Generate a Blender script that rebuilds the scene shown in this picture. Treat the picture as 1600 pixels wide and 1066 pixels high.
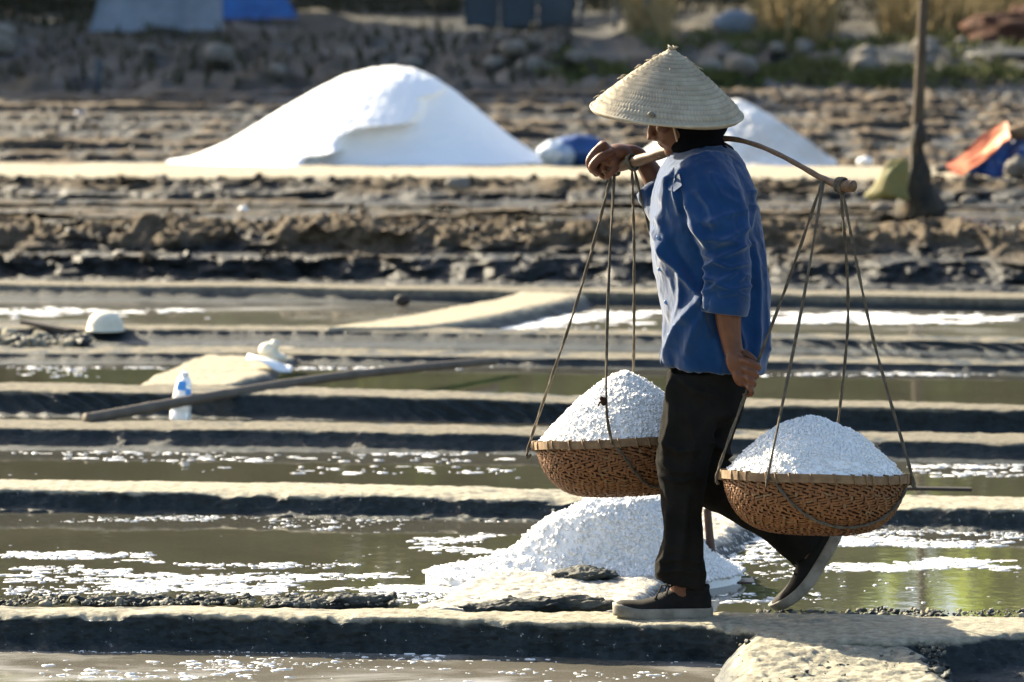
import bpy, bmesh, math, random
import numpy as np
from mathutils import Vector, Matrix

for o in list(bpy.data.objects):
    bpy.data.objects.remove(o)
scene = bpy.context.scene
col = scene.collection
rng = np.random.default_rng(7)
random.seed(7)
R = math.radians

# ------------------------------------------------------------------ camera
CZ = 2.13
FPX = 6667.0                      # focal length in photo pixels (1600 wide)
PITCH = math.atan(653 / FPX)
cam_d = bpy.data.cameras.new('camera')
cam = bpy.data.objects.new('camera', cam_d)
col.objects.link(cam)
cam.location = (0, 0, CZ)
cam.rotation_euler = (math.pi / 2 - PITCH, 0, 0)
cam_d.sensor_width = 36
cam_d.lens = 36 * FPX / 1600
cam_d.clip_end = 2000
cam_d.clip_start = 0.1
cam_d.dof.use_dof = True
cam_d.dof.focus_distance = 12.45
cam_d.dof.aperture_fstop = 5.0
scene.camera = cam

# ------------------------------------------------------------------ sky, sun
SUN_E, SUN_A = R(26), R(46)       # elevation; azimuth from -X towards +Y
to_sun = Vector((-math.cos(SUN_E) * math.cos(SUN_A), math.cos(SUN_E) * math.sin(SUN_A), math.sin(SUN_E)))
world = bpy.data.worlds.new('World')
scene.world = world
world.use_nodes = True
wn = world.node_tree
bgn = wn.nodes['Background']
sky = wn.nodes.new('ShaderNodeTexSky')
sky.sky_type = 'NISHITA'
sky.sun_disc = False
sky.sun_elevation = SUN_E
sky.sun_rotation = -(math.pi / 2 - SUN_A)
sky.air_density = 1.0
sky.dust_density = 2.5
sky.ozone_density = 0.6
wn.links.new(sky.outputs[0], bgn.inputs[0])
bgn.inputs[1].default_value = 0.08
sun_d = bpy.data.lights.new('sun', 'SUN')
sun_d.energy = 5.0
sun_d.angle = R(0.5)
sun_d.color = (1.0, 0.87, 0.64)
sun = bpy.data.objects.new('sun', sun_d)
col.objects.link(sun)
sun.rotation_euler = to_sun.to_track_quat('Z', 'Y').to_euler()
sun.location = to_sun * 60

vs = scene.view_settings
vs.view_transform = 'Standard'
vs.look = 'None'
vs.gamma = 1
vs.use_curve_mapping = False
vs.exposure = 2.0
scene.cycles.use_denoising = True
scene.cycles.max_bounces = 8
scene.cycles.sample_clamp_indirect = 6

# ------------------------------------------------------------------ photo geometry
_cp, _sp = math.cos(PITCH), math.sin(PITCH)
def ray(px, py):
    cx = (px - 800) / FPX; cy = (533 - py) / FPX
    return np.array((cx, _cp + cy * _sp, -_sp + cy * _cp))
def at(px, py, Y):
    d = ray(px, py); t = Y / d[1]
    return np.array((d[0] * t, Y, CZ + d[2] * t))
def gp(px, py, z=0.0):
    d = ray(px, py); t = (z - CZ) / d[2]
    return np.array((d[0] * t, d[1] * t, z))

# ------------------------------------------------------------------ noise (numpy)
def _h(ix, iy, iz, s):
    n = (ix.astype(np.int64) * 374761393 + iy.astype(np.int64) * 668265263 + iz.astype(np.int64) * 2147483647 + s * 974634777) & 0xFFFFFFFF
    n = ((n ^ (n >> 13)) * 1274126177) & 0xFFFFFFFF
    n = n ^ (n >> 16)
    return (n & 0xFFFFFF) / float(0xFFFFFF)
def vnoise(x, y, z=None, s=0):
    x = np.asarray(x, float); y = np.asarray(y, float)
    x, y = np.broadcast_arrays(x, y)
    z = np.zeros_like(x) if z is None else np.broadcast_to(np.asarray(z, float), x.shape)
    fx, fy, fz = np.floor(x), np.floor(y), np.floor(z)
    u, v, w = x - fx, y - fy, z - fz
    u = u * u * (3 - 2 * u); v = v * v * (3 - 2 * v); w = w * w * (3 - 2 * w)
    ix, iy, iz = fx.astype(np.int64), fy.astype(np.int64), fz.astype(np.int64)
    def c(a, b, d): return _h(ix + a, iy + b, iz + d, s)
    a0 = (c(0,0,0) * (1-u) + c(1,0,0) * u) * (1-v) + (c(0,1,0) * (1-u) + c(1,1,0) * u) * v
    if np.all(w == 0): return a0 * 2 - 1
    a1 = (c(0,0,1) * (1-u) + c(1,0,1) * u) * (1-v) + (c(0,1,1) * (1-u) + c(1,1,1) * u) * v
    return (a0 * (1-w) + a1 * w) * 2 - 1
def fbm(x, y, z=None, o=4, s=0, g=0.5):
    t = 0; a = 1.0; f = 1.0; n = 0
    for i in range(o):
        t = t + a * vnoise(np.asarray(x) * f + 17.3 * i, np.asarray(y) * f - 9.1 * i, None if z is None else np.asarray(z) * f, s + i)
        n += a; a *= g; f *= 2.03
    return t / n
def cells(x, y, s=0, rmin=0.35, rmax=0.75):
    """lumps: height field of domes, one per jittered cell (0..1)"""
    x = np.asarray(x, float); y = np.asarray(y, float)
    x, y = np.broadcast_arrays(x, y)
    ix, iy = np.floor(x).astype(np.int64), np.floor(y).astype(np.int64)
    z0 = np.zeros_like(ix)
    best = np.zeros_like(x)
    for i in (-1, 0, 1):
        for j in (-1, 0, 1):
            cx = ix + i + _h(ix+i, iy+j, z0, s); cy = iy + j + _h(ix+i, iy+j, z0, s+5)
            rr = rmin + (rmax - rmin) * _h(ix+i, iy+j, z0, s+11) ** 1.5
            d2 = (x - cx) ** 2 + (y - cy) ** 2
            best = np.maximum(best, np.sqrt(np.maximum(rr * rr - d2, 0)))
    return best
def ridged(x, y, z=None, o=4, s=0):
    t = 0; a = 1.0; f = 1.0; n = 0
    for i in range(o):
        v = 1 - np.abs(vnoise(np.asarray(x) * f + 11.7 * i, np.asarray(y) * f - 4.3 * i, None if z is None else np.asarray(z) * f, s + i))
        t = t + a * v * v; n += a; a *= .55; f *= 2.1
    return t / n
def sstep(a, b, x):
    t = np.clip((np.asarray(x, float) - a) / (b - a), 0, 1)
    return t * t * (3 - 2 * t)

# ------------------------------------------------------------------ object helpers
def tag(o, label=None, cat=None, group=None, kind=None):
    if label: o['label'] = label
    if cat: o['category'] = cat
    if group: o['group'] = group
    if kind: o['kind'] = kind
    return o
def mk(name, verts, faces, mat=None, parent=None, smooth=True, attrs=None):
    me = bpy.data.meshes.new(name)
    verts = np.asarray(verts, float).reshape(-1, 3)
    if parent is not None:
        verts = verts - np.array(parent.location)
    if isinstance(faces, np.ndarray):
        nf, k = faces.shape
        me.vertices.add(len(verts)); me.vertices.foreach_set('co', verts.ravel())
        me.loops.add(nf * k); me.loops.foreach_set('vertex_index', faces.astype(np.int32).ravel())
        me.polygons.add(nf); me.polygons.foreach_set('loop_start', np.arange(0, nf * k, k, dtype=np.int32))
        me.update(calc_edges=True); me.validate()
    else:
        me.from_pydata([tuple(v) for v in verts], [], faces)
    if smooth: me.polygons.foreach_set('use_smooth', [True] * len(me.polygons))
    for k, v in (attrs or {}).items():
        a = me.attributes.new(k, 'FLOAT', 'POINT'); a.data.foreach_set('value', np.asarray(v, float).ravel())
    if mat: me.materials.append(mat)
    o = bpy.data.objects.new(name, me)
    col.objects.link(o)
    if parent is not None: o.parent = parent
    return o
def empty(name, loc, label, cat, group=None):
    o = bpy.data.objects.new(name, None)
    o.empty_display_size = 0.1
    col.objects.link(o)
    o.location = tuple(loc)
    return tag(o, label, cat, group)
def gridf(nu, nv, wrap=False):
    """quads of an nu x nv grid (index = u*nv+v); wrap joins the last v to the first"""
    u = np.arange(nu - 1)[:, None]; v = np.arange(nv if wrap else nv - 1)[None, :]
    v2 = (v + 1) % nv
    return np.stack([u * nv + v, (u + 1) * nv + v, (u + 1) * nv + v2, u * nv + v2], -1).reshape(-1, 4)
class MB:
    """collects pieces into one mesh"""
    def __init__(s): s.v = []; s.f = []; s.n = 0
    def add(s, v, f):
        v = np.asarray(v, float).reshape(-1, 3)
        s.v.append(v)
        for q in (f.tolist() if isinstance(f, np.ndarray) else f): s.f.append([i + s.n for i in q])
        s.n += len(v)
        return s
    def loft(s, rings, cap=True):
        rings = [np.asarray(r, float) for r in rings]
        n = len(rings[0]); k = len(rings)
        f = gridf(k, n, True).tolist()
        if cap:
            f.append(list(range(n))); f.append([(k - 1) * n + i for i in range(n)][::-1])
        return s.add(np.concatenate(rings), f)
    def tube(s, pts, rad, n=10, cap=True, flat=None):
        pts = [np.asarray(p, float) for p in pts]
        if np.isscalar(rad): rad = [rad] * len(pts)
        rings = []; up = None
        for i, p in enumerate(pts):
            t = pts[min(i + 1, len(pts) - 1)] - pts[max(i - 1, 0)]
            t = t / (np.linalg.norm(t) + 1e-12)
            if up is None:
                up = np.cross(t, (0, 0, 1.0)) if abs(t[2]) < .9 else np.cross(t, (0, 1.0, 0))
            up = up - t * np.dot(up, t); up /= np.linalg.norm(up) + 1e-12
            w = np.cross(t, up)
            a = np.linspace(0, 2 * math.pi, n, endpoint=False)
            ru = rad[i]; rw = rad[i] * (flat if flat else 1)
            rings.append(p + np.outer(np.cos(a), up) * ru + np.outer(np.sin(a), w) * rw)
        return s.loft(rings, cap)
    def ball(s, c, r, rot=None, n=14):
        th = np.linspace(0, math.pi, n // 2 + 1); ph = np.linspace(0, 2 * math.pi, n, endpoint=False)
        v = np.stack([np.outer(np.sin(th), np.cos(ph)), np.outer(np.sin(th), np.sin(ph)), np.outer(np.cos(th), np.ones(n))], -1).reshape(-1, 3)
        r = np.asarray(r, float) if not np.isscalar(r) else np.array((r, r, r))
        v = v * r
        if rot is not None: v = v @ np.asarray(rot).T
        return s.add(v + np.asarray(c), gridf(n // 2 + 1, n, True))
    def box(s, c, h, rot=None):
        v = np.array([(x, y, z) for x in (-1, 1) for y in (-1, 1) for z in (-1, 1)], float) * np.asarray(h)
        if rot is not None: v = v @ np.asarray(rot).T
        return s.add(v + np.asarray(c), [[0,1,3,2],[4,6,7,5],[0,4,5,1],[2,3,7,6],[0,2,6,4],[1,5,7,3]])
    def arr(s): return np.concatenate(s.v), s.f
    def build(s, name, mat=None, parent=None, smooth=True):
        v, f = s.arr()
        return mk(name, v, f, mat, parent, smooth)
def interp_path(pts, n):
    """Catmull-Rom through points (rows may carry extra columns)"""
    P = np.asarray(pts, float); m = len(P)
    t = np.linspace(0, m - 1, n); i = np.clip(np.floor(t).astype(int), 0, m - 2); u = (t - i)[:, None]
    p0, p1, p2, p3 = P[np.maximum(i - 1, 0)], P[i], P[i + 1], P[np.minimum(i + 2, m - 1)]
    return 0.5 * (2 * p1 + (p2 - p0) * u + (2 * p0 - 5 * p1 + 4 * p2 - p3) * u ** 2 + (3 * p1 - p0 - 3 * p2 + p3) * u ** 3)
def remesh(mb, voxel, smooth_it=3):
    """weld overlapping closed shapes into one continuous surface -> (verts, faces)"""
    v, f = mb.arr()
    me = bpy.data.meshes.new('tmp'); me.from_pydata([tuple(p) for p in v], [], f)
    bm = bmesh.new(); bm.from_mesh(me); bmesh.ops.recalc_face_normals(bm, faces=bm.faces); bm.to_mesh(me); bm.free()
    o = bpy.data.objects.new('tmp', me); col.objects.link(o)
    m = o.modifiers.new('r', 'REMESH'); m.mode = 'VOXEL'; m.voxel_size = voxel
    if smooth_it:
        m2 = o.modifiers.new('s', 'SMOOTH'); m2.factor = 0.5; m2.iterations = smooth_it
    dg = bpy.context.evaluated_depsgraph_get(); dg.update()
    e = o.evaluated_get(dg); em = e.to_mesh()
    V = np.empty(len(em.vertices) * 3); em.vertices.foreach_get('co', V); V = V.reshape(-1, 3).copy()
    N = np.empty(len(em.vertices) * 3); em.vertices.foreach_get('normal', N); N = N.reshape(-1, 3).copy()
    F = [list(p.vertices) for p in em.polygons]
    e.to_mesh_clear()
    bpy.data.objects.remove(o); bpy.data.meshes.remove(me)
    return V, N, F
def seg_dist(P, line):
    """distance of points P (n,2) to a polyline (m,2), and position along it 0..1"""
    best = np.full(len(P), 1e9); tt = np.zeros(len(P)); m = len(line) - 1
    for i in range(m):
        a, b = line[i], line[i + 1]; d = b - a
        t = np.clip(((P - a) @ d) / (d @ d + 1e-12), 0, 1)
        q = np.linalg.norm(P - (a + t[:, None] * d), axis=1)
        k = q < best
        best[k] = q[k]; tt[k] = (i + t[k]) / m
    return best, tt

# ------------------------------------------------------------------ materials
def mat(name, base=(.5, .5, .5), rough=.8, spec=.3, var=None, vscale=8, bump=0, bscale=80, bdist=.01, metal=0, coord='Object', detail=6, stretch=None, trans=0, sheen=0):
    m = bpy.data.materials.new(name); m.use_nodes = True
    nt = m.node_tree; p = nt.nodes['Principled BSDF']
    p.inputs['Base Color'].default_value = (*base, 1)
    p.inputs['Roughness'].default_value = rough
    p.inputs['Specular IOR Level'].default_value = spec
    p.inputs['Metallic'].default_value = metal
    if sheen: p.inputs['Sheen Weight'].default_value = sheen
    tc = nt.nodes.new('ShaderNodeTexCoord'); src = tc.outputs[coord]
    if stretch:
        mp = nt.nodes.new('ShaderNodeMapping'); mp.inputs['Scale'].default_value = stretch
        nt.links.new(src, mp.inputs[0]); src = mp.outputs[0]
    if var is not None:
        nz = nt.nodes.new('ShaderNodeTexNoise'); nz.inputs['Scale'].default_value = vscale; nz.inputs['Detail'].default_value = detail; nz.inputs['Roughness'].default_value = .6
        nt.links.new(src, nz.inputs['Vector'])
        rp = nt.nodes.new('ShaderNodeValToRGB')
        rp.color_ramp.elements[0].position = .35; rp.color_ramp.elements[1].position = .68
        rp.color_ramp.elements[0].color = (*base, 1); rp.color_ramp.elements[1].color = (*var, 1)
        nt.links.new(nz.outputs[0], rp.inputs[0]); nt.links.new(rp.outputs[0], p.inputs['Base Color'])
    if bump:
        nb = nt.nodes.new('ShaderNodeTexNoise'); nb.inputs['Scale'].default_value = bscale; nb.inputs['Detail'].default_value = 8; nb.inputs['Roughness'].default_value = .65
        nt.links.new(src, nb.inputs['Vector'])
        b = nt.nodes.new('ShaderNodeBump'); b.inputs['Strength'].default_value = bump; b.inputs['Distance'].default_value = bdist
        nt.links.new(nb.outputs[0], b.inputs['Height']); nt.links.new(b.outputs[0], p.inputs['Normal'])
    m['p'] = 1
    return m
def mud_mat(name, wet, dry, salt=0.0, bscale=60, bdist=.012, nscale=5):
    """wet mud that is dry and dusty where the 'dry' attribute (height above the water) says so"""
    m = bpy.data.materials.new(name); m.use_nodes = True
    nt = m.node_tree; N = nt.nodes; L = nt.links; p = N['Principled BSDF']
    at_ = N.new('ShaderNodeAttribute'); at_.attribute_name = 'dry'
    tc = N.new('ShaderNodeTexCoord')
    nz = N.new('ShaderNodeTexNoise'); nz.inputs['Scale'].default_value = nscale; nz.inputs['Detail'].default_value = 9; nz.inputs['Roughness'].default_value = .65
    L.new(tc.outputs['Object'], nz.inputs['Vector'])
    ad = N.new('ShaderNodeMath'); ad.operation = 'MULTIPLY_ADD'; ad.inputs[1].default_value = .9; L.new(nz.outputs[0], ad.inputs[0])
    sb = N.new('ShaderNodeMath'); sb.operation = 'SUBTRACT'; sb.inputs[1].default_value = .45
    L.new(at_.outputs['Fac'], sb.inputs[0]); L.new(sb.outputs[0], ad.inputs[2])
    cl = N.new('ShaderNodeMapRange'); cl.inputs['From Min'].default_value = .1; cl.inputs['From Max'].default_value = .75
    L.new(ad.outputs[0], cl.inputs['Value'])
    mx = N.new('ShaderNodeMix'); mx.data_type = 'RGBA'; mx.inputs['A'].default_value = (*wet, 1); mx.inputs['B'].default_value = (*dry, 1)
    L.new(cl.outputs[0], mx.inputs['Factor'])
    n2 = N.new('ShaderNodeTexNoise'); n2.inputs['Scale'].default_value = 28; n2.inputs['Detail'].default_value = 8; n2.inputs['Roughness'].default_value = .7
    L.new(tc.outputs['Object'], n2.inputs['Vector'])
    mr = N.new('ShaderNodeMapRange'); mr.inputs['From Min'].default_value = .3; mr.inputs['From Max'].default_value = .7; mr.inputs['To Min'].default_value = .48; mr.inputs['To Max'].default_value = 1.45
    L.new(n2.outputs[0], mr.inputs['Value'])
    mu = N.new('ShaderNodeMix'); mu.data_type = 'RGBA'; mu.blend_type = 'MULTIPLY'; mu.inputs['Factor'].default_value = 1
    L.new(mx.outputs['Result'], mu.inputs['A']); L.new(mr.outputs[0], mu.inputs['B'])
    out = mu.outputs['Result']
    if salt:
        vo = N.new('ShaderNodeTexNoise'); vo.inputs['Scale'].default_value = 45; vo.inputs['Detail'].default_value = 5; vo.inputs['Roughness'].default_value = .75
        L.new(tc.outputs['Object'], vo.inputs['Vector'])
        vr = N.new('ShaderNodeMapRange'); vr.inputs['From Min'].default_value = .74 - salt; vr.inputs['From Max'].default_value = .80 - salt; L.new(vo.outputs[0], vr.inputs['Value'])
        sm = N.new('ShaderNodeMix'); sm.data_type = 'RGBA'; sm.inputs['B'].default_value = (.8, .8, .8, 1)
        L.new(vr.outputs[0], sm.inputs['Factor']); L.new(out, sm.inputs['A']); out = sm.outputs['Result']
    L.new(out, p.inputs['Base Color'])
    rr = N.new('ShaderNodeMapRange'); rr.inputs['To Min'].default_value = .55; rr.inputs['To Max'].default_value = .95; L.new(cl.outputs[0], rr.inputs['Value'])
    L.new(rr.outputs[0], p.inputs['Roughness'])
    p.inputs['Specular IOR Level'].default_value = .25
    nb = N.new('ShaderNodeTexNoise'); nb.inputs['Scale'].default_value = bscale; nb.inputs['Detail'].default_value = 9; nb.inputs['Roughness'].default_value = .7
    L.new(tc.outputs['Object'], nb.inputs['Vector'])
    b = N.new('ShaderNodeBump'); b.inputs['Strength'].default_value = .7; b.inputs['Distance'].default_value = bdist
    L.new(nb.outputs[0], b.inputs['Height']); L.new(b.outputs[0], p.inputs['Normal'])
    return m
def water_mat(name, base, film=0.0, fscale=2.5, ripple=.25):
    """shallow still brine over mud; 'film' = share of the surface under a thin skin of salt, its pale grey also painting in sheen"""
    m = bpy.data.materials.new(name); m.use_nodes = True
    nt = m.node_tree; N = nt.nodes; L = nt.links; p = N['Principled BSDF']
    tc = N.new('ShaderNodeTexCoord')
    nz = N.new('ShaderNodeTexNoise'); nz.inputs['Scale'].default_value = 2.2; nz.inputs['Detail'].default_value = 7; L.new(tc.outputs['Object'], nz.inputs['Vector'])
    rp = N.new('ShaderNodeValToRGB'); rp.color_ramp.elements[0].color = (*[c * .7 for c in base], 1); rp.color_ramp.elements[1].color = (*[c * 1.3 for c in base], 1)
    L.new(nz.outputs[0], rp.inputs[0]); out = rp.outputs[0]
    p.inputs['Roughness'].default_value = .03; p.inputs['IOR'].default_value = 1.36
    if film:
        mp = N.new('ShaderNodeMapping'); mp.inputs['Scale'].default_value = (.6, 1.5, 1); L.new(tc.outputs['Object'], mp.inputs[0])
        f = N.new('ShaderNodeTexNoise'); f.inputs['Scale'].default_value = fscale; f.inputs['Detail'].default_value = 10; f.inputs['Roughness'].default_value = .68; f.inputs['Distortion'].default_value = .5
        L.new(mp.outputs[0], f.inputs['Vector'])
        fr = N.new('ShaderNodeMapRange'); fr.inputs['From Min'].default_value = .66 - film; fr.inputs['From Max'].default_value = .90 - film; L.new(f.outputs[0], fr.inputs['Value'])
        fm = N.new('ShaderNodeMix'); fm.data_type = 'RGBA'; fm.inputs['B'].default_value = (.42, .41, .39, 1)  # pale salt film, lightened so its colour also gives a soft sheen
        L.new(fr.outputs[0], fm.inputs['Factor']); L.new(out, fm.inputs['A']); out = fm.outputs['Result']
        r2 = N.new('ShaderNodeMapRange'); r2.inputs['To Min'].default_value = .03; r2.inputs['To Max'].default_value = .35; L.new(fr.outputs[0], r2.inputs['Value']); L.new(r2.outputs[0], p.inputs['Roughness'])
    L.new(out, p.inputs['Base Color'])
    nb = N.new('ShaderNodeTexNoise'); nb.inputs['Scale'].default_value = 14; nb.inputs['Detail'].default_value = 3
    L.new(tc.outputs['Object'], nb.inputs['Vector'])
    b = N.new('ShaderNodeBump'); b.inputs['Strength'].default_value = ripple; b.inputs['Distance'].default_value = .0012
    L.new(nb.outputs[0], b.inputs['Height']); L.new(b.outputs[0], p.inputs['Normal'])
    return m
DRY = (.30, .28, .215)
M = {}
M['mud'] = mud_mat('mud', (.017, .026, .029), DRY, .09)  # wet colour, as in mud_mid, also carries the teal dark of shaded sides
M['mud_mid'] = mud_mat('mud further off', (.016, .024, .027), (.145, .132, .10), .04)
M['mud_salty'] = mud_mat('salty mud', (.030, .038, .042), (.38, .36, .31), .18)
M['clod'] = mud_mat('clod mud', (.012, .015, .016), (.090, .068, .043), .0, 20, .03, 3)
M['silt'] = mud_mat('silt', (.045, .046, .042), (.30, .27, .20), .0, 30, .01)
M['field'] = mud_mat('field mud', (.009, .0115, .0125), (.105, .078, .050), .0, 9, .05, 1.2)
M['bank'] = mud_mat('bank rubble', (.007, .0105, .0125), (.066, .057, .042), .02, 6, .08, .9)
M['water'] = water_mat('brine', (.052, .050, .038), .0)
M['water_film'] = water_mat('brine with salt skin', (.12, .112, .092), .16, 1.8)
M['water_salt'] = water_mat('brine thick with salt', (.11, .105, .09), .15, 1.6)
M['salt'] = mat('salt', (.93, .925, .90), .6, .35, (.87, .87, .85), 60, .6, 160, .008)
M['salt_far'] = mat('salt pile', (.86, .87, .88), .7, .25, (.82, .83, .84), 2, .25, 25, .02)
M['salt_dirty'] = mat('dusty salt', (.74, .75, .75), .75, .2, (.50, .47, .42), 2.2, .3, 20, .02)
_p = M['salt'].node_tree.nodes['Principled BSDF']; _p.inputs['Subsurface Weight'].default_value = .12; _p.inputs['Subsurface Radius'].default_value = (1, 1, 1); _p.inputs['Subsurface Scale'].default_value = .02
M['crust'] = mat('salt crust', (.85, .85, .84), .55, .4, (.78, .77, .74), 20, .3, 60, .005)
# ------------------------------------------------------------------ ground
ground_pts = np.array([(x, y, -.12) for x in np.linspace(-400, 400, 21) for y in np.linspace(-60, 700, 21)])
g = mk('ground', ground_pts, gridf(21, 21), M['mud'], smooth=False, attrs={'dry': np.full(441, .25)})
tag(g, kind='structure')

def bund(rows, ztop, seed, x0, x1, dx=.012, nv=64, mat_=None, lump=1.0, streak=0.0, back=.12, wob=.02, soft=3, drylo=.80, clods=0.0, name='mud_bund', z0=0.0):
    """a low bank of mud between two pans; rows = (px, back edge, front edge, foot) as seen"""
    rows = np.array(rows, float)
    B = np.array([gp(r[0], r[1], ztop) for r in rows]); Fr = np.array([gp(r[0], r[2], ztop) for r in rows]); Ba = np.array([gp(r[0], r[3], z0) for r in rows])
    X = np.arange(x0, x1, dx)
    def ex(P):
        o = np.argsort(P[:, 0]); px, py = P[o, 0], P[o, 1]
        y = np.interp(X, px, py)
        sl = (py[1] - py[0]) / (px[1] - px[0]); sr = (py[-1] - py[-2]) / (px[-1] - px[-2])
        y = np.where(X < px[0], py[0] + sl * (X - px[0]) * .6, y); y = np.where(X > px[-1], py[-1] + sr * (X - px[-1]) * .6, y)
        k = max(3, int(.25 / dx)); ker = np.ones(k) / k
        return np.convolve(np.pad(y, (k, k), 'edge'), ker, 'same')[k:-k]
    yb = ex(B) + wob * .6 * fbm(X * 2.1, 0 * X + seed, o=3, s=seed)
    yf = ex(Fr) + wob * fbm(X * 2.3, 0 * X + seed + 3, o=4, s=seed + 1) + wob * .5 * fbm(X * 14, 0 * X + seed + 4, o=4, s=seed + 6)
    ya = np.minimum(ex(Ba) + wob * .7 * fbm(X * 1.7, 0 * X + seed + 8, o=3, s=seed + 2), yf - .012)
    v = np.linspace(0, 1, nv)
    kv = np.array([0, .10, .16, .42, .56, .78, .94, 1.0])
    n = len(X)
    KY = np.stack([yb + back, yb + back * .35, yb, yf, yf - (yf - ya) * .10, yf - (yf - ya) * .34, ya, ya - .06], 1)
    ztv = ztop * (1 + .10 * fbm(X * 1.3, 0 * X + 5, o=3, s=seed + 4))
    KZ = np.stack([np.full(n, -.06), ztv * .55, ztv * .96, ztv, z0 + (ztv - z0) * .60, z0 + (ztv - z0) * .14, np.full(n, z0 + .002), np.full(n, z0 - .05)], 1)
    Yg = np.empty((n, nv)); Zg = np.empty((n, nv))
    for j in range(nv):
        k = min(np.searchsorted(kv, v[j], 'right') - 1, len(kv) - 2); t = (v[j] - kv[k]) / (kv[k + 1] - kv[k])
        Yg[:, j] = KY[:, k] * (1 - t) + KY[:, k + 1] * t; Zg[:, j] = KZ[:, k] * (1 - t) + KZ[:, k + 1] * t
    ker = np.ones(soft) / soft
    for A in (Yg, Zg):
        P = np.pad(A, ((0, 0), (soft, soft)), 'edge')
        A[:] = np.apply_along_axis(lambda r: np.convolve(r, ker, 'same'), 1, P)[:, soft:-soft]
    Xg = np.repeat(X[:, None], nv, 1)
    face = sstep(.40, .50, v)[None, :] * (1 - sstep(.93, 1, v))[None, :]
    top = 1 - sstep(.36, .5, v)[None, :]
    s3 = np.stack
    d = lump * (.016 * fbm(Xg * 7, Yg * 7, Zg * 7, 4, seed + 20) + .011 * (ridged(Xg * 9, Yg * 9, Zg * 12, 4, seed + 30) - .5) + .006 * (ridged(Xg * 30, Yg * 30, Zg * 34, 4, seed + 45) - .5) + .003 * fbm(Xg * 80, Yg * 80, Zg * 80, 3, seed + 40)) * (face * 1.0 + top * .22)
    if streak:
        ph = Xg * 9 + (Zg / ztop) * 1.6 + 1.2 * fbm(Xg * 3, Zg * 4, o=3, s=seed + 50)
        d = d + streak * (np.abs((ph % 1) - .5) * 2 - .5) * face * sstep(-.3, .3, vnoise(Xg * 1.1, Xg * 0, s=seed + 51))
    if clods:
        cz = clods * cells(Xg * 13, Yg * 13, seed + 60, .25, .7) * (1 - sstep(.12, .26, v))[None, :] * sstep(-.25, .35, fbm(Xg * 1.6, Xg * 0 + 2, o=3, s=seed + 61))
        Zg = Zg + cz
    Yg = Yg - d * .85; Zg = Zg + d * .45
    Zg = Zg + (.005 * fbm(Xg * 9, Yg * 9, o=4, s=seed + 70) + .003 * fbm(Xg * 40, Yg * 40, o=3, s=seed + 71)) * top
    hh = (Zg - z0) / ztop
    edge = np.exp(-((v - .44) / .05) ** 2)[None, :]
    Zg = Zg - edge * ztop * .30 * lump * np.maximum(0, fbm(Xg * 5, Xg * 0 + seed, o=5, s=seed + 90, g=.65) - .02)
    dry = sstep(drylo, .98, hh + .22 * fbm(Xg * 13, Yg * 13, Zg * 16, 5, seed + 80, g=.65) - .05 + (-.45 if clods else 0) * (1 - sstep(.10, .2, v))[None, :])
    o = mk(name, np.stack([Xg, Yg, Zg], -1).reshape(-1, 3), gridf(n, nv), mat_ or M['mud'], attrs={'dry': dry.ravel()})
    return tag(o, kind='structure')

# bunds, nearest first
bund([(0,941,955,1013),(200,943,957,1014),(400,946,960,1016),(800,953,967,1021),(1000,955,972,1024),(1120,955,978,1034),(1250,955,1002,1050),(1400,958,1004,1062),(1600,964,988,1070)], .10, 1, -1.9, 1.95, .0075, 84, lump=2.0, clods=.0, wob=.04, soft=6, drylo=.70)
bund([(0,748,764,800),(400,751,770,808),(800,757,777,815),(1100,766,784,822),(1400,768,790,828),(1600,774,794,834)], .072, 2, -2.4, 2.4, .009, 64, lump=1.6, wob=.04, soft=6, drylo=.66)
bund([(0,654,669,705),(400,657,672,709),(800,664,678,713),(1200,670,684,720),(1600,676,692,728)], .07, 3, -2.7, 2.7, .012, 56, lump=.9, mat_=M['mud_mid'])
bund([(0,598,611,652),(300,600,614,655),(800,612,624,661),(1200,622,634,668),(1600,632,642,675)], .095, 4, -2.9, 2.9, .012, 56, lump=.7, streak=.02, mat_=M['mud_mid'])
bund([(0,538,550,572),(400,541,552,573),(800,548,558,577),(1200,554,564,582),(1600,560,570,590)], .045, 5, -3.2, 3.2, .014, 44, lump=.45, mat_=M['mud_mid'])
bund([(0,506,514,538),(400,508,515,540),(800,512,519,545),(1200,518,526,550),(1600,526,534,556)], .055, 6, -3.4, 3.4, .014, 44, lump=.5, streak=.015, mat_=M['mud_mid'])
bund([(0,437,444,472),(400,440,447,474),(800,447,455,478),(1200,452,460,484),(1600,456,466,488)], .075, 7, -4.0, 4.0, .016, 44, lump=.35, drylo=.12, mat_=M['mud_mid'])

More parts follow.
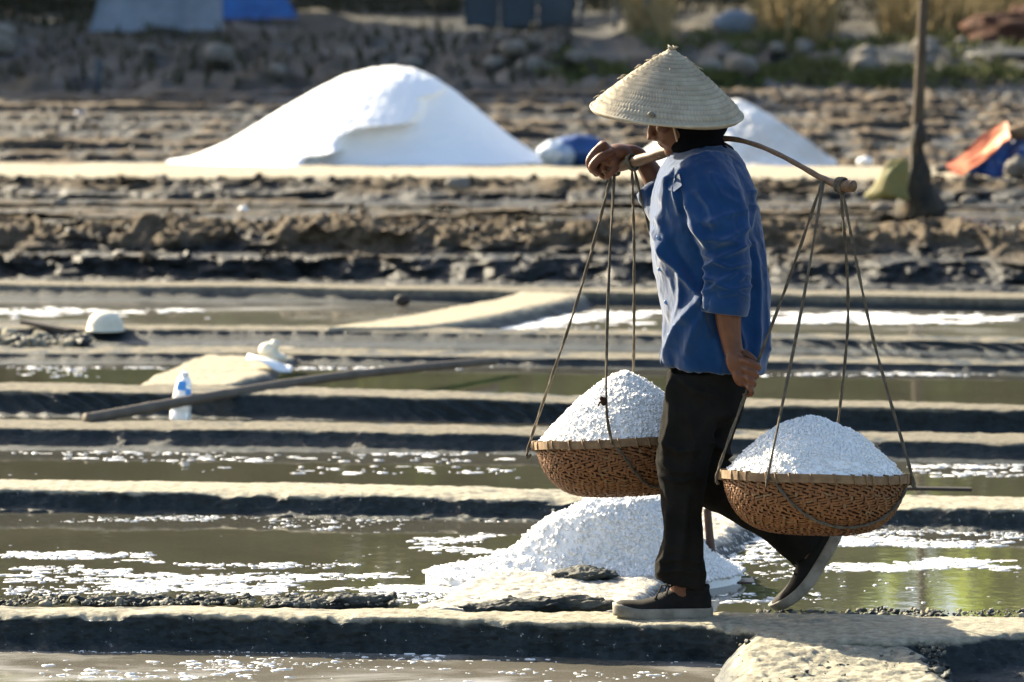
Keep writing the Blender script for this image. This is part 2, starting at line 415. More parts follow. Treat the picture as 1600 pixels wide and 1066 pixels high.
def cross(path, ztop, seed, mat_, nu=150, nv=64, dryk=1.0, lump=1.0, side=2.8):
    """a bund that runs away from the viewer; path = (left px, right px, py) at its top"""
    P = interp_path([(*gp(l, y, ztop)[:2], *gp(r, y, ztop)[:2]) for l, r, y in path], nu)
    v = np.linspace(-1, 1, nv)
    cx = (P[:, 0] + P[:, 2]) / 2; hw = (P[:, 2] - P[:, 0]) / 2; cy = (P[:, 1] + P[:, 3]) / 2
    W = (hw + ztop * side)[:, None]
    Xg = cx[:, None] + v[None, :] * W; Yg = np.repeat(cy[:, None], nv, 1)
    Xg = Xg + .03 * fbm(Yg * 3, v[None, :] * 2 + 0 * Yg, o=3, s=seed)
    a = np.abs(v)[None, :] * W
    e = 1 - sstep(hw[:, None] - .01 + .03 * fbm(Yg * 5, np.sign(v)[None, :] + 0 * Yg, o=3, s=seed + 1), W * .98, a)
    ends = np.minimum(1, np.minimum(np.arange(nu), np.arange(nu)[::-1]) / 8.0)[:, None]
    Zg = -.03 + (ztop + .03) * e
    Zg = Zg + lump * (.014 * fbm(Xg * 6, Yg * 6, o=5, s=seed + 2) + .012 * (cells(Xg * 14, Yg * 14, seed + 3) - .2) * (.25 + .75 * (1 - e)) + .002 * (ridged(Xg * 18, Yg * 18, None, 4, seed + 6) - .5) + .005 * fbm(Xg * 50, Yg * 50, o=4, s=seed + 5)) * sstep(0.02, .3, e)
    Zg = Zg * ends + -.03 * (1 - ends)
    dry = dryk * sstep(.45, .95, Zg / ztop + .15 * fbm(Xg * 7, Yg * 7, o=3, s=seed + 4))
    o = mk('mud_bund', np.stack([Xg, Yg, Zg], -1).reshape(-1, 3), gridf(nu, nv), mat_, attrs={'dry': dry.ravel()})
    return tag(o, kind='structure')
cross([(1215,1440,962),(1200,1425,985),(1178,1420,1012),(1165,1440,1040),(1150,1465,1068),(1130,1490,1110),(1100,1510,1160)], .09, 11, M['mud'], lump=1.6, nv=130, nu=220, side=2.0)
cross([(640,960,958),(690,985,935),(760,1020,900),(850,1080,860),(950,1150,820),(1070,1235,786),(1110,1250,770)], .05, 12, M['mud_salty'], nu=220, nv=110, lump=1.2)
cross([(215,330,604),(240,400,588),(290,430,570),(330,455,552),(350,460,540)], .036, 13, M['silt'], lump=.6, nv=48)
cross([(505,610,513),(600,720,500),(700,810,482),(790,880,465),(830,910,452)], .07, 14, M['silt'], lump=.35, nv=48)

# water, one sheet per pan (each a little lower than the one behind it)
def pan(y_near, y_far, z, m, name='water'):
    a, b = gp(800, y_near, z)[1], gp(800, y_far, z)[1]
    sl = -.115
    v = [(x, y + sl * x, z) for x in np.linspace(-7, 7, 8) for y in (a, b)]
    return tag(mk(name, v, gridf(8, 2), m, smooth=False), kind='structure')
pan(1900, 995, -.004, M['water_film'])
pan(985, 785, .0, M['water'])
pan(775, 690, .003, M['water'])
pan(680, 640, .001, M['water'])
pan(625, 566, .004, M['water'])
pan(556, 533, -.02, M['mud_pan'] if 'mud_pan' in M else M['water'])
pan(530, 464, .004, M['water_salt'])

# ------------------------------------------------------------------ rough banks and field
def strip(name, prof, x0, x1, nx, nv, m, fn, seed, dryf, tilt=0.0):
    """height field; prof = (Y, z) from near to far, Y shifted along X by tilt; fn adds relief"""
    prof = np.array(prof, float)
    X = np.linspace(x0, x1, nx); t = np.linspace(0, 1, nv)
    L = np.concatenate([[0], np.cumsum(np.hypot(np.diff(prof[:, 0]), np.diff(prof[:, 1])))]); L /= L[-1]
    y = np.interp(t, L, prof[:, 0]); z = np.interp(t, L, prof[:, 1])
    k = 5; z = np.convolve(np.pad(z, (k, k), 'edge'), np.ones(k) / k, 'same')[k:-k]
    Xg = np.repeat(X[:, None], nv, 1); Yg = np.repeat(y[None, :], nx, 0) + tilt * Xg; Zg = np.repeat(z[None, :], nx, 0)
    Yl = np.repeat(y[None, :], nx, 0)
    dz, dy = fn(Xg, Yl, Zg)
    Z2 = Zg + dz
    o = mk(name, np.stack([Xg, Yg + dy, Z2], -1).reshape(-1, 3), gridf(nx, nv), m, attrs={'dry': dryf(Xg, Yl, Z2, dz).ravel()})
    return tag(o, kind='structure')
Y0 = gp(800, 447, 0)[1]
def PZ(py, z): return (gp(800, py, z)[1], z)
# dark stepped face and the ridge of clods on top of it
def rough_face(x, y, z, sd, amp):
    """clods standing out of a steep face: displacement towards the viewer"""
    n1 = ridged(x * 2.6, z * 6.5 + y, None, 5, sd) - .45
    n2 = cells(x * 5.5 + .4 * fbm(x * 6, z * 9, o=3, s=sd + 1), z * 9 + y * 2, sd + 2, .2, .8) - .25
    return amp * (n1 * 1.1 + n2 * .7 + .35 * fbm(x * 18, z * 22, y * 10, 4, sd + 3))
def f_bank(x, y, z):
    top = sstep(.15, .24, z)
    dz = top * ((ridged(x * 4.5, y * 3.5, None, 6, 8) - .45) * .16 + .06 * fbm(x * 1.8, y * 2, o=3, s=9)) + .02 * fbm(x * 9, y * 9, o=4, s=21)
    return dz, -rough_face(x, y, z, 23, .15) + .10 * fbm(x * .9, z * 3, o=3, s=26)
strip('mud_bank', [(Y0 - .3, -.05), PZ(437, .0), PZ(434, .01), PZ(404, .115), PZ(396, .125), PZ(364, .235), PZ(358, .245), PZ(352, .225), (PZ(352, .245)[0] + .25, .17), (PZ(352, .245)[0] + .7, .07), (PZ(352, .245)[0] + 1.2, .0)], -5.5, 5.5, 640, 230, M['clod'], f_bank, 1,
      lambda x, y, z, d: sstep(.06, .27, z + .9 * d + .10 * fbm(x * 3, z * 9, o=4, s=31)) * .95, -.06)
pan_b = [(x, y - .06 * x, .085) for x in (-7, 7) for y in (PZ(358, .085)[0], PZ(300, .085)[0])]
tag(mk('water', pan_b, [[0, 2, 3, 1]], M['water_film'], smooth=False), kind='structure')
def f_bank2(x, y, z):
    top = sstep(.15, .21, z)
    return top * (ridged(x * 4, y * 4, None, 5, 43) - .5) * .09 + .015 * fbm(x * 7, y * 7, o=4, s=44), -rough_face(x, y, z, 45, .14) + .12 * fbm(x * .8, z * 3, o=3, s=47)
strip('mud_bank', [(PZ(322, .085)[0], .06), PZ(318, .088), PZ(313, .095), PZ(288, .195), PZ(283, .215), (PZ(283, .215)[0] + .3, .20), (PZ(283, .215)[0] + .6, .15)], -6, 6, 520, 130, M['clod'], f_bank2, 2,
      lambda x, y, z, d: sstep(.11, .22, z + .9 * d + .08 * fbm(x * 3, z * 9, o=4, s=33)) * .95, -.05)
for i in range(3):                                   # low bars of mud in the pale strip
    pa, pb = ((322, 318), (333, 329), (341, 338))[i]
    strip('mud_bank', [(PZ(pa, .085)[0] - .02, .07), PZ(pa, .09), PZ((pa + pb) / 2, .11), PZ(pb, .09), (PZ(pb, .085)[0] + .02, .07)], -6, 6, 420, 26, M['clod'],
          lambda x, y, z: (.05 * (fbm(x * 1.2, y * 3, o=4, s=140 + i) - .12) + .03 * (ridged(x * 5, y * 5, None, 4, 150 + i) - .5), 0 * x), 130 + i, lambda x, y, z, d: sstep(.08, .13, z) * .9, -.055)
# pale path with the salt piles
ZPATH = .22
def f_path(x, y, z): return .012 * fbm(x * 2, y * 2, o=4, s=51) + .006 * fbm(x * 14, y * 14, o=3, s=52), .26 * fbm(x * 1.4, x * 0, o=5, s=53) * sstep(PZ(264, ZPATH)[0], PZ(280, .2)[0], y)
strip('silt_path', [(PZ(281, .2)[0] - .02, .10), PZ(279, .21), PZ(268, .22), PZ(259, .22), PZ(256, .12)], -8, 8, 420, 60, M['silt'], f_path, 3,
      lambda x, y, z, d: sstep(.15, .20, z + .05 * fbm(x * 3, y * 3, o=4, s=54)), -.05)
# field of dug furrows, each row with a steep side towards us
YF0, YF1 = PZ(258, .2)[0], 50.2
def f_field(x, y, z):
    ph = (y - YF0) / 1.9 + .10 * fbm(x * .9, y * .1, o=4, s=61)
    t = ph - np.floor(ph); k = np.floor(ph)
    rough = sstep(-1.5, 2.5, x)
    hgt = .052 + .03 * vnoise(x * .5, k, s=65) + .05 * (ridged(x * 3.2, k * 7.3, None, 4, 66) - .5) * (1 + rough)
    rid = sstep(0, .028, t) * (1 - sstep(.28, .62, t))
    return rid * hgt + (ridged(x * 3.6, y * 3.6, None, 4, 67) - .5) * .05 * (rid + .5 * rough) + .05 * rough * (ridged(x * 1.4, y * 1.8, None, 4, 62) - .5) + .008 * fbm(x * 3, y * 3, o=4, s=63), 0 * x
strip('field', [(YF0, .12), (YF1, .12)], -10, 10, 620, 560, M['field'], f_field, 4,
      lambda x, y, z, d: sstep(.025, .075, d + .02 * fbm(x * 4, y * 4, o=3, s=68)) * .95, -.03)
tag(mk('water', [(x, y - .03 * x, .119) for x in (-13, 13) for y in (YF0 + .5, YF1 - 3)], [[0, 2, 3, 1]], M['water'], smooth=False), kind='structure')
# embankments behind the field: two steps of rubble and a grassy ledge on each
EY = lambda py, Y: at(800, py, Y)[2]
emb = [(49.2, .0), (50.2, EY(146, 50.2)), (52.0, EY(124, 52.0)), (53.2, EY(117, 53.2)), (56.5, EY(92, 56.5)), (58.6, EY(70, 58.6)), (61.0, EY(60, 61)), (70, EY(36, 70)), (82, EY(6, 82)), (95, EY(-20, 95)), (110, EY(-45, 110)), (150, EY(-80, 150) + 3)]
def f_emb(x, y, z):
    slope = sstep(50.4, 51.2, y) * (1 - sstep(62, 70, y) * .6)
    return slope * (ridged(x * .8, y * .8, None, 5, 72) * .5 - .25 + .10 * fbm(x * 1.5, y * 1.5, o=5, s=73) - .08) + .3 * fbm(x * .25, y * .15, o=3, s=74) * sstep(51, 58, y), 0 * x
strip('embankment', emb, -45, 45, 700, 260, M['bank'], f_emb, 5, lambda x, y, z, d: np.clip(.45 + 2.2 * d + .5 * fbm(x * .6, y * .6, o=3, s=75), 0, 1), .16)
EMB = np.array(emb)
def emb_z(x, y):
    y = np.asarray(y, float) - .16 * np.asarray(x, float)
    z = np.interp(y, EMB[:, 0], EMB[:, 1])
    return z + f_emb(np.asarray(x, float), y, z)[0]
# ------------------------------------------------------------------ the carrier
YP = 12.5
S = YP / FPX                                   # metres per photo pixel at the man
def q(px, py, dy=0.0): return at(px, py, YP + dy)
M['skin'] = mat('skin', (.135, .050, .021), .5, .35, (.085, .031, .013), 22, .25, 120, .004)
M['cloth'] = mat('blue cotton', (.0015, .027, .094), .85, .12, (.0045, .041, .128), 14, .35, 260, .0025, sheen=.3)
M['trouser'] = mat('black trousers', (.009, .0088, .0082), .95, .03, (.016, .015, .0135), 9, .3, 240, .0025, sheen=.0)
M['black'] = mat('black cloth', (.004, .004, .005), .95, .05, (.006, .006, .007), 20, .3, 200, .003)
M['canvas'] = mat('dark canvas', (.0065, .0065, .007), .85, .15, (.020, .018, .015), 10, .3, 300, .002)
M['rubber'] = mat('dirty rubber', (.27, .25, .21), .7, .3, (.10, .09, .07), 16, .2, 90, .003)
M['lace'] = mat('lace', (.03, .03, .03), .9, .1)
M['straw'] = mat('straw', (.42, .37, .28), .8, .25, (.31, .265, .19), 26, .3, 200, .002)
_nt = M['straw'].node_tree; _pb = _nt.nodes['Principled BSDF']; _src = _pb.inputs['Base Color'].links[0].from_socket
_a = _nt.nodes.new('ShaderNodeAttribute'); _a.attribute_name = 'tint'
_m = _nt.nodes.new('ShaderNodeMix'); _m.data_type = 'RGBA'; _m.inputs['B'].default_value = (.13, .105, .07, 1)
_k = _nt.nodes.new('ShaderNodeMath'); _k.operation = 'MULTIPLY'; _k.inputs[1].default_value = .5
_nt.links.new(_a.outputs['Fac'], _k.inputs[0]); _nt.links.new(_k.outputs[0], _m.inputs['Factor']); _nt.links.new(_src, _m.inputs['A']); _nt.links.new(_m.outputs['Result'], _pb.inputs['Base Color'])
M['nail'] = mat('nail', (.55, .36, .26), .4, .4)

man = empty('person', q(1060, 962), 'worker in blue shirt, black trousers and cone shaped straw hat striding along the mud bund', 'person')

# body: one continuous surface -------------------------------------------------
b = MB()
ba = R(27)
hf = np.array((-math.cos(ba), 0, -math.sin(ba))); hu = np.array((-math.sin(ba), 0, math.cos(ba))); hr = np.array((0, 1.0, 0))
HC = q(1060, 172)
HR = np.stack([hf, hr, hu], 1)
def hp(f, r, u): return HC + hf * f + hr * r + hu * u
b.ball(hp(-.005, 0, .02), (.098, .076, .104), HR, 28)
b.ball(hp(.035, 0, -.055), (.060, .056, .062), HR, 24)
b.ball(hp(.070, 0, -.096), (.024, .026, .021), HR, 16)           # chin
b.tube([hp(.082, 0, .005), hp(.096, 0, -.015), hp(.108, 0, -.036), hp(.096, 0, -.043)], [.010, .012, .0145, .010], 12)
for s in (-1, 1):
    b.ball(hp(.098, .013 * s, -.039), (.010, .008, .008), HR, 12)   # nostril wing
    b.ball(hp(.060, .044 * s, -.022), (.026, .020, .018), HR, 14)   # cheekbone
    b.ball(hp(.072, .030 * s, .014), (.020, .024, .008), HR, 14)    # brow
    b.ball(hp(.070, .030 * s, -.002), (.013, .014, .011), HR, 14)   # eye lid
    b.ball(hp(-.012, .076 * s, -.012), (.018, .008, .032), HR, 14)  # ear
    b.tube([hp(.094, .012 * s, -.044), hp(.082, .032 * s, -.062), hp(.070, .034 * s, -.080)], [.005, .007, .005], 8)  # fold beside the mouth
b.ball(hp(.090, 0, -.061), (.010, .024, .006), HR, 14)           # lips
b.ball(hp(.086, 0, -.072), (.011, .020, .006), HR, 14)
b.tube([hp(-.02, 0, -.06), q(1082, 222), q(1098, 250), q(1105, 290)], [.052, .052, .056, .08], 18)
def ringxy(xf, xb, py, hw, Yc=0.0, n=40, pw=2.3, tilt=0.0):
    """horizontal ring from its front and back edge (photo px), half width across"""
    cx = (xf + xb) / 2; hx = (xb - xf) / 2
    a = np.linspace(0, 2 * math.pi, n, endpoint=False)
    c, s_ = np.cos(a), np.sin(a)
    X = np.sign(c) * np.abs(c) ** (2 / pw); Yq = np.sign(s_) * np.abs(s_) ** (2 / pw)
    out = []
    for u, v_ in zip(X, Yq):
        p = q(cx + hx * u, py + tilt * hx * u, Yc); p = p.copy(); p[1] += v_ * hw; out.append(p)
    return np.array(out)
b.loft([ringxy(1075 + 8, 1150 - 8, 262, .12), ringxy(1040, 1165, 300, .15), ringxy(1040, 1170, 380, .14), ringxy(1050, 1170, 470, .13), ringxy(1058, 1165, 560, .135), ringxy(1062, 1160, 620, .13)])
# arms
def limb(pts, n=40, m=14, flat=None):
    P = interp_path([(*q(p[0], p[1], p[2]), p[3]) for p in pts], n)
    b.tube(list(P[:, :3]), list(P[:, 3]), m, flat=flat)
limb([(1090, 280, -.13, .05), (1110, 340, -.19, .047), (1130, 400, -.215, .042), (1138, 450, -.222, .042), (1138, 495, -.228, .038), (1142, 528, -.234, .031), (1147, 552, -.240, .028)])
limb([(1090, 280, .13, .05), (1065, 315, .2, .046), (1046, 328, .255, .042), (1033, 300, .275, .040), (1016, 268, .282, .033), (1000, 246, .284, .026), (985, 238, .284, .024), (968, 238, .284, .014)])
# near hand: back towards us, four fingers closing round the rope
def rotm(ax, ang): return np.array(Matrix.Rotation(ang, 3, ax))
b.ball(q(1149, 566, -.252), (.027, .022, .044), rotm('Y', R(-16)), 20)
b.ball(q(1155, 588, -.256), (.020, .021, .032), rotm('Y', R(-20)), 16)
def finger(pts, rr, n=16):
    P = interp_path([q(*p) for p in pts], n)
    r_ = np.interp(np.linspace(0, 1, n), np.linspace(0, 1, len(rr)), rr)
    b.tube(list(P), list(r_), 10); b.ball(P[-1], r_[-1] * 1.02, None, 10); b.ball(P[0], r_[0], None, 10)
for i in range(4):
    r0 = (.0100, .0102, .0096, .0084)[i]
    finger([(1152 + 3 * i, 561 + 12.5 * i, -.255), (1162 + 2 * i, 563 + 13 * i, -.273), (1173 - .5 * i, 567 + 13.3 * i, -.288), (1184 - 3 * i, 572 + 13.5 * i, -.279), (1184 - 4 * i, 576 + 13.5 * i, -.258), (1175 - 4 * i, 577 + 13.5 * i, -.250)], [r0 * 1.1, r0 * 1.05, r0, r0 * .97, r0 * .9, r0 * .8])
finger([(1147, 548, -.222), (1162, 552, -.226), (1176, 561, -.236), (1184, 574, -.246)], [.014, .0125, .011, .009])
# far hand on top of the yoke, fingers hooked over its end
b.ball(q(970, 238, .284), (.046, .042, .026), rotm('Y', R(8)), 22)
b.ball(q(954, 240, .284), (.026, .044, .024), rotm('Y', R(-20)), 18)
b.ball(q(960, 252, .27), (.026, .036, .018), rotm('Y', R(-25)), 16)
b.ball(q(943, 251, .282), (.019, .036, .024), rotm('Y', R(-30)), 16)
b.ball(q(941, 261, .285), (.016, .034, .018), rotm('Y', R(-30)), 14)
for i, (a0, b0, c0, d0) in enumerate((((954, 240, .250), (938, 246, .242), (925, 261, .244), (934, 270, .258)),
                                   ((944, 228, .270), (932, 236, .266), (921, 252, .266), (925, 266, .276)),
                                   ((942, 226, .294), (931, 238, .294), (923, 258, .294), (932, 272, .294)),
                                   ((948, 230, .318), (938, 246, .320), (932, 264, .318), (944, 277, .308)))):
    r0 = (.0125, .0128, .0118, .0105)[i]
    finger([a0, b0, c0, d0], [r0 * 1.15, r0 * 1.08, r0, r0 * .82])
finger([(974, 250, .276), (964, 260, .252), (957, 268, .248), (949, 276, .256)], [.014, .0125, .0115, .0095])
# legs (inside the trousers) and ankles
limb([(1095, 590, -.09, .07), (1070, 700, -.09, .055), (1066, 770, -.09, .048), (1068, 850, -.09, .042), (1066, 905, -.088, .036), (1064, 935, -.088, .036)])
limb([(1110, 590, .09, .07), (1098, 670, .09, .058), (1092, 735, .09, .05), (1150, 768, .10, .046), (1215, 812, .112, .042), (1258, 845, .118, .036), (1262, 872, .118, .036)])
V, N, F = remesh(b, .0034, 2)
tag(mk('body', V, F, M['skin'], man))

def in_px(P):
    """photo pixel of world points (the cloth folds are laid out on the figure's side view)"""
    d = P - np.array((0, 0, CZ)); fw = d[:, 1] * _cp - d[:, 2] * _sp; up = d[:, 1] * _sp + d[:, 2] * _cp
    return np.stack([800 + FPX * d[:, 0] / fw, 533 - FPX * up / fw], 1)
def folds(V, N, lines, side=None):
    """raise soft creases: (polyline, width px, height m) on the surface facing the given side"""
    P = in_px(V); out = np.zeros(len(V))
    k = np.ones(len(V)) if side is None else sstep(-.1, .45, N[:, 1] * side)
    for ln, w, h in lines:
        d, t = seg_dist(P, np.array(ln, float))
        out += h * np.exp(-(d / w) ** 1.6) * np.sin(np.clip(.12 + t * .76, 0, 1) * math.pi) ** .5 * k
    return out

# shirt -----------------------------------------------------------------------
c = MB()
TR = [(226, 1074, 1138, .066), (236, 1056, 1150, .095), (248, 1042, 1159, .135), (268, 1031, 1168, .182), (300, 1022, 1177, .205), (340, 1017, 1186, .20), (400, 1020, 1195, .19), (450, 1027, 1200, .182), (500, 1036, 1203, .182), (545, 1036, 1200, .188), (570, 1034, 1194, .194)]
rings = [ringxy(xf, xb, py, hw, 0, 56, 2.25, tilt=.0 if py < 480 else .13 * (py - 480) / 90) for py, xf, xb, hw in TR]
inner = [ringxy(xf + 7, xb - 7, py, hw - .013, 0, 56, 2.25, tilt=.13 * max(0, (py - 480) / 90)) for py, xf, xb, hw in [(571, 1034, 1194, .194), (545, 1036, 1200, .188), (520, 1038, 1200, .18)]]
c.loft(rings + inner)
def sleeve(pts, n=44, m=26):
    P = interp_path([(*q(p[0], p[1], p[2]), p[3]) for p in pts], n)
    e = P[-1, :3]; d = P[-1, :3] - P[-3, :3]; d /= np.linalg.norm(d); r_ = P[-1, 3]
    path = list(P[:, :3]) + [e - d * .002, e - d * .03]
    rad = list(P[:, 3]) + [r_ - .011, r_ - .011]
    c.tube(path, rad, m)
sleeve([(1100, 268, -.10, .085), (1112, 300, -.155, .082), (1122, 350, -.190, .076), (1136, 405, -.212, .066), (1138, 440, -.222, .060), (1136, 482, -.226, .056)])
sleeve([(1090, 275, .12, .085), (1068, 305, .19, .075), (1046, 330, .245, .068), (1034, 310, .272, .060), (1024, 290, .282, .054)])
V, N, F = remesh(c, .0044, 2)
sl = [([(1100, 396), (1122, 404), (1150, 392), (1172, 380)], 4, .008), ([(1104, 418), (1118, 408), (1140, 418), (1166, 412)], 3.5, .008), ([(1106, 432), (1126, 440), (1148, 428)], 3.5, .007), ([(1150, 440), (1162, 430), (1170, 432)], 3, .006),
      ([(1110, 456), (1124, 444), (1144, 452), (1168, 446)], 3, .007), ([(1106, 412), (1112, 436), (1108, 460)], 3, .006), ([(1128, 462), (1150, 456), (1166, 466)], 3, .005), ([(1118, 384), (1140, 372), (1166, 356)], 5, .008), ([(1108, 350), (1130, 338), (1160, 330)], 5, .006), ([(1080, 345), (1105, 372), (1150, 380)], 6, .009),
      ([(1078, 318), (1100, 345), (1130, 352)], 6, .007), ([(1150, 300), (1160, 340), (1158, 385)], 6, .007), ([(1070, 285), (1084, 335), (1106, 385)], 7, .010),
      ([(1110, 275), (1125, 305), (1150, 320)], 6, .006), ([(1092, 300), (1110, 325), (1120, 372)], 5, .006)]
bd = [([(1026, 362), (1050, 408), (1078, 438), (1100, 466)], 7, .014), ([(1098, 462), (1106, 500), (1110, 522)], 5, .010), ([(1094, 468), (1072, 500), (1052, 545), (1044, 566)], 9, .016),
      ([(1102, 486), (1090, 520), (1080, 552)], 6, .010), ([(1064, 430), (1068, 470), (1060, 500)], 6, .008), ([(1034, 312), (1046, 284), (1066, 266)], 6, .010), ([(1072, 268), (1058, 300), (1062, 330)], 5, .009),
      ([(1030, 340), (1044, 372), (1040, 402)], 7, .009), ([(1050, 282), (1046, 300), (1036, 330)], 5, .007), ([(1186, 330), (1190, 430), (1196, 545)], 5, .009), ([(1176, 380), (1182, 460), (1180, 570)], 6, .010),
      ([(1172, 290), (1176, 330), (1168, 352)], 5, .007), ([(1150, 500), (1160, 540), (1158, 580)], 6, .009), ([(1120, 530), (1128, 556), (1126, 582)], 6, .008), ([(1150, 232), (1168, 275), (1172, 310)], 5, .005), ([(1166, 300), (1186, 306)], 4, .005), ([(1166, 320), (1190, 330)], 4, .005)]
w = fbm(V[:, 0] * 9, V[:, 1] * 9, V[:, 2] * 6, 4, 81) * .009 + (ridged(V[:, 0] * 7 + V[:, 2] * 3, V[:, 1] * 7, V[:, 2] * 4, 3, 85) - .5) * .013 + fbm(V[:, 0] * 24, V[:, 1] * 24, V[:, 2] * 15, 3, 83) * .0042
big = [([(1096, 452), (1088, 500), (1074, 572)], 26, .034), ([(1060, 300), (1072, 280), (1080, 262)], 16, .012), ([(1046, 500), (1040, 540)], 14, -.010), ([(1040, 352), (1062, 405), (1092, 440)], 11, -.014)]
V = V + N * (w + 1.35 * folds(V, N, sl + bd, -1) + .4 * folds(V, N, sl + bd, None) + folds(V, N, big, -1) + folds(V, N, bd[:6], 1))[:, None]
V[:, 2] += .006 * np.sin(V[:, 0] * 22 + V[:, 1] * 9) * sstep(1.02, .9, V[:, 2]) * 0
shirt = tag(mk('shirt', V, F, M['cloth'], man))
def child_of(name, V, F, m, par):
    o = mk(name, np.asarray(V) - np.array(man.location), F, m, None); o.parent = par; return o
def build_on(mb, name, m, par):
    v, f = mb.arr(); return child_of(name, v, f, m, par)
def cuff(ctr, axis, r, hgt):
    axis = np.array(axis, float); axis /= np.linalg.norm(axis)
    u = np.cross(axis, (0, 1, 0)); u /= np.linalg.norm(u); v_ = np.cross(axis, u)
    a = np.linspace(0, 2 * math.pi, 40, endpoint=False); k = []
    prof = [(.0, -.008), (.004, .0), (.006, .25), (.007, .6), (.005, .95), (.001, 1.0), (-.006, .97), (-.009, .6), (-.010, .2)]
    for dr, h in prof:
        rr = r + dr + .0025 * np.sin(a * 5 + h * 3)
        k.append(ctr + axis * (hgt * h + .003 * math.sin(h * 9)) + np.outer(np.cos(a), u) * rr[:, None] + np.outer(np.sin(a), v_) * rr[:, None])
    m_ = MB(); m_.loft(k, False); return m_
p0, p1 = q(1137, 455, -.224), q(1133, 489, -.228)
build_on(cuff(p0, p1 - p0, .0600, .066), 'cuff', M['cloth'], shirt)
p0, p1 = q(1036, 314, .268), q(1020, 284, .283)
build_on(cuff(p0, p1 - p0, .056, .055), 'cuff', M['cloth'], shirt)
def disc(ctr, nrm, r, h, n=14):
    z = Vector(nrm).normalized(); rot = np.array(z.to_track_quat('Z', 'Y').to_matrix())
    a = np.linspace(0, 2 * math.pi, n, endpoint=False); k = []
    for rr, hh in ((r, -h), (r, h * .5), (r * .8, h), (r * .4, h * .6)):
        k.append(np.stack([np.cos(a) * rr, np.sin(a) * rr, np.full(n, hh)], 1) @ rot.T + np.asarray(ctr))
    mm = MB(); mm.loft(k); return mm
M['button'] = mat('button', (.10, .20, .38), .4, .5)
def surf(V, px, py, side=-1):
    """nearest cloth point under a photo position, on the near side"""
    P = in_px(V); d = np.hypot(P[:, 0] - px, P[:, 1] - py) + np.where(V[:, 1] * side < YP * side, 1e3, 0)
    i = np.argsort(d)[:6]; return V[i].mean(0)
for bx, by in ((1031, 421), (1041, 472), (1046, 524), (1029, 372)):
    p = surf(V, bx, by); build_on(disc(p + np.array((-.001, -.001, 0)), (-.5, -1, .1), .0060, .0018), 'button', M['button'], shirt)
# chest pocket with its pointed flap
m_ = MB()
pk = [(1038, 284), (1062, 272), (1066, 290), (1054, 300), (1045, 297)]
pts = [surf(V, *p) + np.array((-.002, -.005, 0)) for p in pk]
ctr = sum(pts) / 5 + np.array((-.002, -.005, 0))
m_.add(np.array(pts + [ctr] + [p + np.array((.004, .012, 0)) for p in pts]), [[0, 1, 5], [1, 2, 5], [2, 3, 5], [3, 4, 5], [4, 0, 5]] + [[i, (i + 1) % 5, 6 + (i + 1) % 5, 6 + i] for i in range(5)])
build_on(m_, 'pocket_flap', M['cloth'], shirt)

# trousers --------------------------------------------------------------------
t_ = MB()
t_.loft([ringxy(1050, 1180, 535, .150, 0, 44), ringxy(1045, 1178, 560, .160, 0, 44), ringxy(1042, 1172, 600, .165, .0, 44), ringxy(1044, 1160, 640, .15, .0, 44), ringxy(1055, 1140, 665, .11, .0, 44)])
NL = [(580, 1044, 1140, .085), (640, 1036, 1127, .086), (690, 1027, 1114, .080), (720, 1024, 1108, .077), (750, 1029, 1102, .072), (790, 1034, 1100, .069), (825, 1042, 1099, .067), (850, 1036, 1097, .068), (875, 1026, 1099, .068), (895, 1021, 1102, .068), (913, 1021, 1104, .068)]
rr_ = [ringxy(xf, xb, py, hw, -.088, 36, 2.1, tilt=.22 * sstep(880, 913, py)) for py, xf, xb, hw in NL]
rr_ += [ringxy(1029, 1096, 913, .058, -.088, 36, 2.1, tilt=.22), ringxy(1032, 1094, 890, .056, -.088, 36, 2.1)]
t_.loft(rr_)
P = interp_path([(*q(p[0], p[1], p[2]), p[3]) for p in [(1120, 585, .075, .098), (1108, 640, .083, .092), (1098, 690, .088, .083), (1094, 726, .09, .078), (1112, 752, .095, .076), (1150, 772, .102, .074), (1205, 808, .112, .068), (1240, 836, .116, .066), (1252, 847, .117, .064), (1263, 858, .117, .060)]], 60)
pe = P[-1, :3]; dd = P[-1, :3] - P[-3, :3]; dd /= np.linalg.norm(dd)
t_.tube(list(P[:, :3]) + [pe - dd * .002, pe - dd * .04], list(P[:, 3]) + [.054, .052], 28)
V, N, F = remesh(t_, .0052, 3)
tf = [([(1052, 600), (1050, 660), (1040, 705)], 7, .010), ([(1040, 690), (1060, 705), (1085, 702)], 6, .008), ([(1036, 720), (1050, 735), (1080, 738)], 5, .008), ([(1032, 742), (1056, 752), (1092, 748)], 5, .007),
      ([(1060, 590), (1085, 612), (1120, 618)], 6, .006), ([(1075, 640), (1085, 690), (1075, 730)], 7, .007), ([(1046, 800), (1050, 850), (1036, 890)], 6, .010), ([(1075, 780), (1070, 840), (1060, 900)], 7, .008), ([(1090, 830), (1086, 870), (1090, 912)], 5, .008),
      ([(1030, 880), (1060, 872), (1096, 880)], 4, .006), ([(1028, 896), (1060, 890), (1098, 898)], 4, .005), ([(1112, 690), (1130, 706), (1150, 716)], 6, .010), ([(1118, 730), (1132, 745), (1140, 780)], 6, .008), ([(1050, 575), (1054, 600), (1046, 625)], 4, .007)]
w = fbm(V[:, 0] * 8, V[:, 1] * 8, V[:, 2] * 5, 4, 91) * .010 + (ridged(V[:, 0] * 6 + V[:, 2] * 3, V[:, 1] * 6, V[:, 2] * 5, 3, 94) - .5) * .014 + fbm(V[:, 0] * 22, V[:, 1] * 22, V[:, 2] * 14, 3, 93) * .003
V = V + N * (w + 1.35 * folds(V, N, tf, -1) + .7 * folds(V, N, tf, None))[:, None]
tag(mk('trousers', V, F, M['trouser'], man))

